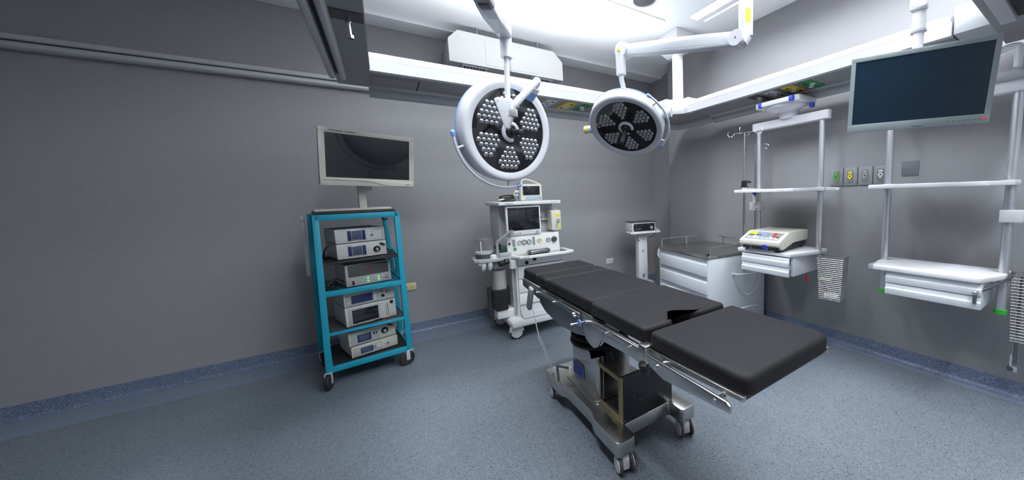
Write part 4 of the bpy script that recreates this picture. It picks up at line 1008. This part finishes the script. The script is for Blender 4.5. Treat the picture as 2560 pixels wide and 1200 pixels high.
# ------------------------------------------------------------------ pedestal unit near the corner
pu = thing('pedestal_unit', 'white column unit with a glossy dark display box on its tray, in the corner', 'medical machine', (2.90, 3.72, 0), R(-12))
obj('base', MB().lathe([(0, .235), (.10, .235), (.17, .21), (.22, .15), (.235, .09), (.235, .06), (0, .06)], (0, .03, 0), Matrix.Diagonal((1, .85, 1)), 40), 'white_metal', pu)
for a in range(4):
    x, y = .19*math.cos(R(45+90*a)), .03+.16*math.sin(R(45+90*a))
    c = obj('caster', MB().lathe([(.0, .075), (.05, .075), (.058, .05), (.05, .03)], (x, y, 0), None, 20), 'outlet_white', pu)
    obj('wheel', MB().cyl((x, y-.015, .032), (x, y+.015, .032), .032, seg=22), 'dark_grey', c)
obj('column', MB().prism([(-.072, .20), (.072, .20), (.066, .905), (-.066, .905)], 'y', -.055, .055, .012), 'white_metal', pu)
obj('button', MB().cyl((0, -.054, .66), (0, -.058, .66), .018, seg=20), 'rail_grey', pu)
obj('key_slot', MB().box((.0, -.055, .31), (.022, .006, .05), .003), 'dark_grey', pu)
obj('clip', MB().box((.012, -.06, .83), (.045, .014, .018), .004, (0, R(25), 0)), 'outlet_white', pu)
obj('tray', MB().prism(rounded([(-.185, -.13), (.185, -.13), (.21, .13), (-.185, .13)], .03), 'z', .905, .925, .006), 'white_metal', pu)
obj('tray_bumper', MB().tube([(-.205, .0, .925), (-.205, -.13, .925), (-.185, -.155, .925), (.18, -.155, .925), (.205, -.13, .93), (.245, .08, .96), (.25, .11, .955), (.22, .13, .93)], .017, 12, sm=5), 'white_metal', pu)
db = obj('display_box', MB().prism([(-.155, .93), (-.175, .95), (-.175, 1.06), (.175, 1.06), (.175, .95), (.155, .93)], 'y', -.10, .13, .006), 'white_metal', pu)
obj('screen', MB().prism([(-.145, .942), (-.160, .958), (-.160, 1.045), (.160, 1.045), (.160, .958), (.145, .942)], 'y', -.106, -.099, .001), 'screen', db, label='glossy black screen with dial')
obj('screen_dial', MB().lathe([(.020, 0), (.024, .004), (.022, .008), (.012, .006), (0, .004)], (.11, -.106, .985), Euler((R(90), 0, 0)).to_matrix(), 24), 'silver_line', db)
obj('top_cover', MB().span((-.178, -.108, 1.058), (.185, .14, 1.068), .002), 'dark_grey', db)
tag(obj('cable', MB().tube([(2.82, 3.63, .95), (2.78, 3.66, .86), (2.80, 3.66, .82), (2.87, 3.69, .80)], .004, 7, sm=5), 'dark_grey'), 'thin grey cable looping under the left of the pedestal tray', 'cable')
tag(obj('cable', MB().tube([(3.10, 3.69, 1.03), (3.14, 3.70, .98), (3.13, 3.67, .91), (3.05, 3.64, .86), (2.99, 3.66, .84)], .005, 7, sm=5), 'dark_grey'), 'grey cable looping under the right of the pedestal tray', 'cable')

# ------------------------------------------------------------------ equipment pendants on the right beam
PXT = 3.13
def pendant(label, ya, yb, zbar, zbot, shelf_z, low_z, xf, dr, open_=0.0, caps=False):
    """ya = far tube, yb = near tube"""
    t = thing('equipment_pendant', label, 'equipment pendant', (PXT, (ya+yb)/2, zbar), 0, 'equipment pendants on the right beam')
    ym = (ya+yb)/2
    def Lc(x, y, z): return (x-PXT, y-ym, z-zbar)
    def sp(n_, a, b, m, bev=.003, par=None, label=None): return obj(n_, MB().span(Lc(*a), Lc(*b), bev), m, par or t, label=label)
    obj('crossbar', MB().prism(rounded([(-.04, yb-.065-ym), (.04, yb-.065-ym), (.04, ya+.065-ym), (-.04, ya+.065-ym)], .035), 'z', -.0, .072, .004), 'white_metal', t)
    for y in (ya, yb):
        tb = obj('tube', MB().cyl(Lc(PXT, y, zbar+.002), Lc(PXT, y, zbot), .024, seg=24), 'aluminium', t)
        if caps: obj('green_cap', MB().cyl(Lc(PXT, y, zbot+.012), Lc(PXT, y, zbot-.016), .030, seg=24), 'bright_green', tb, label='green tube cap')
    # upper shelf
    s = obj('upper_shelf', MB().prism(rounded([(xf-PXT, yb+.06-ym), (PXT-.03-PXT, yb-.02-ym), (.12, yb-.02-ym), (.12, ya+.02-ym), (0-.03, ya+.02-ym), (xf-PXT, ya-.04-ym+.08)], [.02, .0, .02, .02, 0, .02]), 'z', shelf_z-zbar-.014, shelf_z-zbar+.014, .004), 'white_metal', t)
    obj('shelf_clamp', MB().box(Lc(PXT, yb, shelf_z), (.06, .085, .034), .004), 'rail_grey', s)
    obj('shelf_clamp', MB().box(Lc(PXT, ya, shelf_z), (.06, .075, .034), .004), 'white_metal', s)
    # lower shelf with drawer unit
    ls = obj('lower_shelf', MB().prism(rounded([(xf-PXT-.02, yb+.055-ym), (-.07, yb-.02-ym), (.13, yb-.02-ym), (.13, ya+.02-ym), (-.07, ya+.02-ym), (xf-PXT-.02, ya-.02-ym)], [.02, .01, .02, .02, .01, .02]), 'z', low_z-zbar-.03, low_z-zbar, .005), 'white_metal', t)
    du = sp('drawer_unit', (xf+.03, yb+.05, low_z-.20), (PXT+.10, ya-.095, low_z-.031), 'cabinet_white', .003)
    for k in range(2):
        zt = low_z-.036-k*.082; zb = zt-.077
        d = obj('drawer', MB().prism([(xf-PXT-open_, zb-zbar), (xf-PXT-open_-.006, zt-.035-zbar), (xf-PXT-open_+.006, zt-.028-zbar), (xf-PXT-open_+.006, zt-zbar), (xf-PXT-open_+.024, zt-zbar), (xf-PXT-open_+.024, zb-zbar)], 'y', yb+.05-ym, ya-.095-ym, .0015), 'cabinet_white', t)
        if open_: sp('drawer_box', (xf-open_+.024, yb+.07, zb+.01), (xf+.029, ya-.115, zt-.02), 'dark_grey', .002, d)
    return t, Lc
t, Lc = pendant('white two-tube shelf pendant holding the electrosurgical unit, lower drawers slightly open', 2.055, 1.455, 2.035, .84, 1.443, .905, 2.775, .4, .05)
obj('trolley', MB().prism(rounded([(-.20, -.20), (.11, -.20), (.11, .22), (-.20, .22)], .03), 'z', .165, .215, .008), 'white_metal', t)
obj('trolley_dish', MB(Matrix.Translation((-.06, .0, .165))).sphere((0, 0, 0), .17, (.95, 1.05, .30), 28), 'white_metal', t)
obj('swivel', MB().cyl((0, 0, .06), (0, 0, .15), .075, .09, 30), 'white_metal', t)
hb_ = obj('brake_handle', MB().span((-.235, -.13, .165), (-.20, .13, .205), .006), 'outlet_white', t, label='white brake handle with blue ends')
for y in (-.145, .145): obj('blue_end', MB().box((-.2175, y, .185), (.038, .034, .044), .004), 'blue_knob', hb_)
obj('blue_catch', MB().box((-.03, -.225, .135), (.04, .035, .04), .006), 'blue_knob', t)
obj('track_clamp', MB().span((-.0, -.16, .215), (.10, .16, .245), .004), 'rail_grey', t)
obj('clamp_arm', MB().box((-.0, 1.372-1.755, 1.443-2.035), (.03, .10, .030), .004), 'rail_grey', t)
obj('hose_clip', MB().box((-.0, 1.315-1.755, 1.440-2.035), (.026, .03, .022), .004), 'outlet_white', t)
t2, Lc2 = pendant('white two-tube shelf pendant with empty shelves and green tube caps, at the right edge', .968, .348, 1.985, .645, 1.449, .89, 2.86, .4, 0.0, True)
obj('cross_cylinder', MB().cyl((-.05, -.36, .10), (-.05, .0, .10), .034, seg=24), 'rail_grey', t2)
obj('cylinder_end', MB().cyl((-.05, .0, .10), (-.05, .012, .10), .028, seg=20), 'dark_grey', t2)
obj('grip_tube', MB().tube([(-.12, .10, .19), (-.12, -.10, .19), (-.12, -.16, .20), (-.12, -.26, .235), (-.12, -.30, .235), (-.12, -.31, .22), (-.12, -.31, .12)], .018, 12, sm=5), 'white_metal', t2)
sk_ = obj('plug_socket', MB().cyl((-.05, -.07, .072), (-.05, -.07, .03), .034, seg=20).cyl((-.05, -.07, .03), (-.05, -.07, -.06), .027, seg=20), 'aluminium', t2)
obj('plug_screw', MB().cyl((-.083, -.075, .05), (-.087, -.075, .05), .006, seg=10), 'blue_knob', sk_)
obj('swivel', MB().cyl((.03, 0, .072), (.03, 0, ZB-.07-1.985), .07, .08, 30), 'white_metal', t2)
obj('pole_clamp', MB().box((.0, -.325, 1.246-1.985), (.075, .10, .075), .005), 'outlet_white', t2)
obj('clamp_knob', MB().lathe([(.0, 0), (.012, 0), (.022, .01), (.022, .03), (.014, .035), (0, .035)], (-.0, -.40, 1.30-1.985), None, 6), 'blue_knob', t2)
ra = obj('side_rod', MB().tube([(.06, -.345, .885-1.985), (-.02, -.345, .875-1.985), (-.20, -.28, .825-1.985), (-.28, -.235, .80-1.985), (-.285, -.235, .79-1.985), (-.285, -.235, .735-1.985)], .010, 10), 'dark_steel', t2)
obj('rod_tip', MB().sphere((-.283, -.235, .80-1.985), .015, seg=12), 'chrome', ra)
obj('side_bracket', MB().box((-.02, .37, .835-1.985), (.12, .035, .035), .003), 'rail_grey', t2)

# electrosurgical unit on the lower shelf
es = thing('electrosurgical_unit', 'cream low electrosurgical unit with coloured key panel and black front on the pendant shelf', 'medical console', (2.98, 1.785, .905), R(4))
# local x: from the front (-) to the back, y across
obj('top_case', MB().prism([(-.285, .062), (-.285, .098), (-.115, .165), (.26, .165), (.26, .07), (-.02, .07), (-.21, .026), (-.235, .026)], 'y', -.19, .19, .005), 'cream', es)
obj('lower_case', MB().prism([(-.255, .018), (-.28, .088), (-.1, .088), (.25, .088), (.25, .018)], 'y', -.172, .172, .003), 'black_plastic', es)
sl = Vector((.17, 0, .067)).normalized()
T = Matrix((sl, Vector((0, 1, 0)), sl.cross(Vector((0, 1, 0))))).transposed().to_4x4(); T.translation = (-.20, 0, .1325)
kp = obj('key_panel', MB(T).box((0, 0, .0), (.135, .31, .003), 0), 'silver_line', es, label='coloured key panel')
def key(cx, cy, sx, sy, m, nm='key'): obj(nm, MB(T).box((cx, cy, .002), (sx, sy, .0025), 0), m, kp)
key(.035, .115, .05, .075, 'label_yellow'); key(.030, .02, .055, .07, 'lamp_blue'); key(-.035, .06, .045, .06, 'pale_blue'); key(.04, -.06, .035, .035, 'mid_grey'); key(.01, .118, .018, .05, 'dark_grey'); key(.01, .045, .018, .045, 'dark_grey')
key(.035, -.095, .045, .03, 'red_plastic'); key(-.005, -.10, .02, .04, 'red_plastic'); key(-.02, -.075, .05, .02, 'pale_blue'); key(-.015, -.135, .016, .02, 'ink'); key(.055, -.14, .015, .05, 'mid_grey')
for i in range(7): key(-.045, -.135+i*.042, .018, .026, 'outlet_white')
fs = Vector((-.025, 0, .07)).normalized()
fx = lambda z: -.255-.025*(z-.018)/.07
bl_ = obj('blue_socket', MB().cyl((fx(.05)+.002, -.055, .052), (fx(.05)-.022, -.055, .046), .024, .020, 20), 'blue_knob', es)
for y in (-.047, -.066): obj('white_pin', MB().cyl((fx(.03)+.002, y, .030), (fx(.03)-.012, y, .030), .007, seg=12), 'outlet_white', es)
for y in (.145, .115, .055, .015, -.10, -.14): obj('front_socket', MB().box((fx(.055)-.001, y, .055), (.006, .016, .034), .002), 'dark_grey', es)
obj('divider', MB().box((fx(.052)-.001, .085, .052), (.006, .003, .068), 0), 'mid_grey', es)
obj('vents', MB().box((.10, -.1725, .05), (.24, .004, .05), 0), 'slot_dark', es)
for x, y in ((-.22, -.15), (-.22, .15), (.22, -.15), (.22, .15)): obj('foot', MB().cyl((x, y, 0), (x, y, .020), .014, seg=14), 'black_rubber', es)
obj('cradle', MB().box((-.19, .01, .008), (.10, .25, .016), .003), 'rail_grey', es)

# infusion poles clamped to the first pendant
ip = thing('infusion_pole', 'tall steel infusion pole with four bag hooks, left of the other pole', 'infusion pole', (2.99, 2.125, .62), 0, 'infusion poles by the corner')
obj('pole', MB().cyl((0, 0, 0), (0, 0, .90), .0125, seg=18), 'steel', ip)
obj('extension_pole', MB().cyl((0, 0, .88), (0, 0, 1.405), .008, seg=14), 'steel', ip)
for a in range(4):
    A_ = R(20+90*a); d = Vector((math.cos(A_), math.sin(A_), 0))
    pts = [Vector((0, 0, 1.40)), d*.09+Vector((0, 0, 1.40)), d*.105+Vector((0, 0, 1.392)), d*.13+Vector((0, 0, 1.372)), d*.155+Vector((0, 0, 1.378)), d*.168+Vector((0, 0, 1.405)), d*.155+Vector((0, 0, 1.43))]
    obj('bag_hook', MB().tube(pts, .004, 8, sm=5), 'chrome', ip)
cl = obj('pole_clamp', MB().box((0, 0, .900), (.042, .042, .06), .005).box((0, 0, .868), (.056, .05, .014), .003), 'black_plastic', ip)
obj('clamp_wing', MB().box((.03, -.04, .915), (.02, .05, .014), .005, (R(20), 0, R(-30))).cyl((.01, -.01, .905), (.03, -.03, .91), .007, seg=10), 'black_plastic', cl)
obj('white_sleeve', MB().cyl((0, 0, .858), (0, 0, .820), .025, seg=20), 'outlet_white', ip)
ip2 = thing('infusion_pole', 'shorter steel infusion pole with two curled hooks and blue clamp knob, beside the pendant tube', 'infusion pole', (3.165, 2.115, .90), 0, 'infusion poles by the corner')
obj('pole', MB().cyl((0, 0, -.04), (0, 0, 1.0), .010, seg=16), 'steel', ip2)
obj('extension_pole', MB().cyl((0, 0, .95), (0, 0, 1.01), .0065, seg=12), 'steel', ip2)
for s in (-1, 1):
    pts = [Vector((0, 0, 1.005)), Vector((0, s*.095, 1.008)), Vector((0, s*.120, 1.002))]
    for i in range(7):
        a = R(90-40*i); pts.append(Vector((0, s*(.123+.021*math.cos(a)), .980+.021*math.sin(a))))
    obj('bag_hook', MB().tube(pts, .0035, 8, sm=5), 'chrome', ip2)
cb = obj('clamp_block', MB().box((-.018, -.03, .385), (.085, .12, .085), .006), 'outlet_white', ip2, label='white clamp block')
obj('clamp_arm', MB().box((-.085, .005, .5575), (.17, .040, .030), .006, (0, 0, R(-3))), 'outlet_white', ip2)
obj('clamp_column', MB().box((-.0, 0, .465), (.042, .042, .085), .004), 'outlet_white', ip2)
obj('blue_knob', MB().lathe([(0, 0), (.010, 0), (.012, .012), (.024, .018), (.022, .034), (.012, .042), (0, .042)], (-.035, -.012, .498), None, 5), 'blue_knob', ip2)
for z in (.36, .41): obj('clamp_screw', MB().cyl((-.061, -.055, z), (-.064, -.055, z), .006, seg=10), 'dark_grey', cb)

def wire_basket(label, loc, rz, wx, wy, h):
    t = thing('wire_basket', label, 'wire basket', loc, rz, 'wire baskets on the pendants')
    def panel(name, pts0, pts1, nv, nh):
        """grid of wires between a bottom edge and a top edge"""
        mb = MB()
        b0, b1 = map(Vector, pts0); t0, t1 = map(Vector, pts1)
        for i in range(nv+1):
            s = i/nv; mb.tube([b0.lerp(b1, s), t0.lerp(t1, s)], .0014, 5)
        for j in range(nh+1):
            s = j/nh; mb.tube([b0.lerp(t0, s), b1.lerp(t1, s)], .0014, 5)
        return obj(name, mb, 'wire', t)
    tp = .82
    B = [(-wx/2*tp, -wy/2*tp, 0), (wx/2*tp, -wy/2*tp, 0), (wx/2*tp, wy/2*tp, 0), (-wx/2*tp, wy/2*tp, 0)]
    U = [(-wx/2, -wy/2, h), (wx/2, -wy/2, h), (wx/2, wy/2, h), (-wx/2, wy/2, h)]
    for k in range(4):
        nv = 12 if k % 2 == 0 else 8
        panel('wire_panel', (B[k], B[(k+1) % 4]), (U[k], U[(k+1) % 4]), nv, 22)
    panel('wire_bottom', (B[0], B[1]), (B[3], B[2]), 8, 10)
    obj('rim', MB().tube(U, .0035, 8, True), 'wire', t)
    return t
wb = wire_basket('tall wire mesh basket hanging on the tube of the drawer pendant', (3.10, 1.325, .50), R(8), .14, .20, .37)
obj('hanger', MB().box((.02, .105, .34), (.07, .012, .04), .003), 'rail_grey', wb)
tag(obj('swab_packet', MB().box((3.10, 1.325, .525), (.075, .11, .035), .008, (0, 0, R(8))), 'cream'), 'pale cream packet lying in the bottom of the wire basket', 'packet')
tag(obj('plastic_strip', MB().box((3.085, 1.375, .665), (.06, .10, .016), .003, (0, 0, R(8))), 'pale_green'), 'flat green strip inside the wire basket, above the cream packet', 'strip')
tg = thing('key_tag', 'small red tag hanging under the open drawer unit beside the wire basket', 'tag', (3.08, 1.53, .655))
obj('tag', MB().prism([(-.012, .0), (.012, .004), (.014, -.03), (.006, -.05), (.0, -.03), (-.006, -.055), (-.013, -.03)], 'x', -.003, .003, .001), 'red_plastic', tg)
obj('string', MB().cyl((0, 0, 0), (0, 0, .05), .0025, seg=6), 'red_plastic', tg)
wb2 = wire_basket('wire mesh basket at the right edge of the photo, hung on the empty pendant', (3.22, .225, .46), R(5), .15, .20, .42)
obj('hanger', MB().box((-.04, .108, .37), (.09, .014, .03), .003), 'rail_grey', wb2)
hk = thing('rod_hook', 'thin steel rod with a grey hook at its end, hanging low at the right edge', 'rod', (3.25, .28, .24))
obj('rod', MB().cyl((0, .0, .04), (0, 0, .62), .008, seg=12), 'dark_steel', hk)
obj('hook', MB().prism([(-.012, -.01), (.022, -.01), (.022, .10), (.012, .10), (.012, .02), (-.012, .02)], 'x', -.008, .008, .002), 'rail_grey', hk)
obj('hook_foot', MB().cyl((-.012, .018, .006), (.012, .018, .006), .016, seg=14), 'dark_grey', hk)

# ------------------------------------------------------------------ wall outlets
def gas_outlet(y, m, label):
    t = thing('gas_outlet', label, 'gas outlet', (XR, y, 1.545), 0, 'gas outlets on the right wall')
    obj('plate', MB().span((-.016, -.052, -.078), (0, .052, .078), .004).span((-.020, -.042, -.066), (-.015, .042, .066), .003), 'outlet_grey', t)
    pts = rounded([(-.022, -.055), (.022, -.055), (.030, 0), (.022, .055), (-.022, .055), (-.030, 0)], .012)
    ov = obj('oval_insert', MB().prism(pts, 'x', -.025, -.019, .002), 'outlet_oval', t)
    obj('name_strip', MB().prism(rounded([(-.016, .026), (.016, .026), (.013, .042), (-.013, .042)], .004), 'x', -.027, -.0245), m, ov)
    rg = obj('socket_ring', MB().lathe([(.007, .0), (.007, .006), (.017, .006), (.018, 0)], (-.0245, 0, .002), Euler((0, R(-90), 0)).to_matrix(), 22), m, ov)
    obj('pin_ring', MB().lathe([(.003, .0), (.003, .005), (.008, .005), (.009, 0)], (-.0245, 0, -.018), Euler((0, R(-90), 0)).to_matrix(), 16), m, ov)
    obj('socket_hole', MB().cyl((-.0265, 0, .002), (-.025, 0, .002), .007, seg=14), 'slot_dark', ov)
    return t
gas_outlet(1.437, 'bright_green', 'gas outlet plate with green socket, nearest the corner of the four on the right wall')
gas_outlet(1.324, 'label_yellow', 'gas outlet plate with yellow socket on the right wall')
gas_outlet(1.211, 'mid_grey', 'gas outlet plate with plain grey socket, between the yellow and the white one')
gas_outlet(1.098, 'outlet_white', 'gas outlet plate with white socket, beside the pendant tube')
bp_ = thing('blank_plate', 'square dark grey cover plate on the right wall above the empty shelf', 'wall plate', (XR, .912, 1.583))
obj('plate', MB().span((-.008, -.053, -.056), (0, .053, .056), .002), 'plate_grey', bp_)
obj('screw', MB().cyl((-.008, -.018, -.038), (-.0095, -.018, -.038), .004, seg=10), 'dark_grey', bp_)
def wall_socket(x, z, m, label):
    t = thing('wall_socket', label, 'wall socket', (x, YB, z))
    p = obj('plate', MB().span((-.062, -.010, -.040), (.062, 0, .040), .003), m, t)
    for s in (-1, 1):
        obj('outlet_face', MB().span((s*.028-.020, -.013, -.018), (s*.028+.020, -.0095, .018), .003), m, p)
        obj('slot', MB().span((s*.028-.009, -.0136, -.007), (s*.028-.006, -.0128, .007)), 'slot_dark', p)
        obj('slot', MB().span((s*.028+.006, -.0136, -.007), (s*.028+.009, -.0128, .007)), 'slot_dark', p)
wall_socket(2.735, .447, 'outlet_white', 'white double socket on the back wall beyond the operating table')
wall_socket(.155, .522, 'ivory', 'ivory double socket on the back wall beside the teal cart')
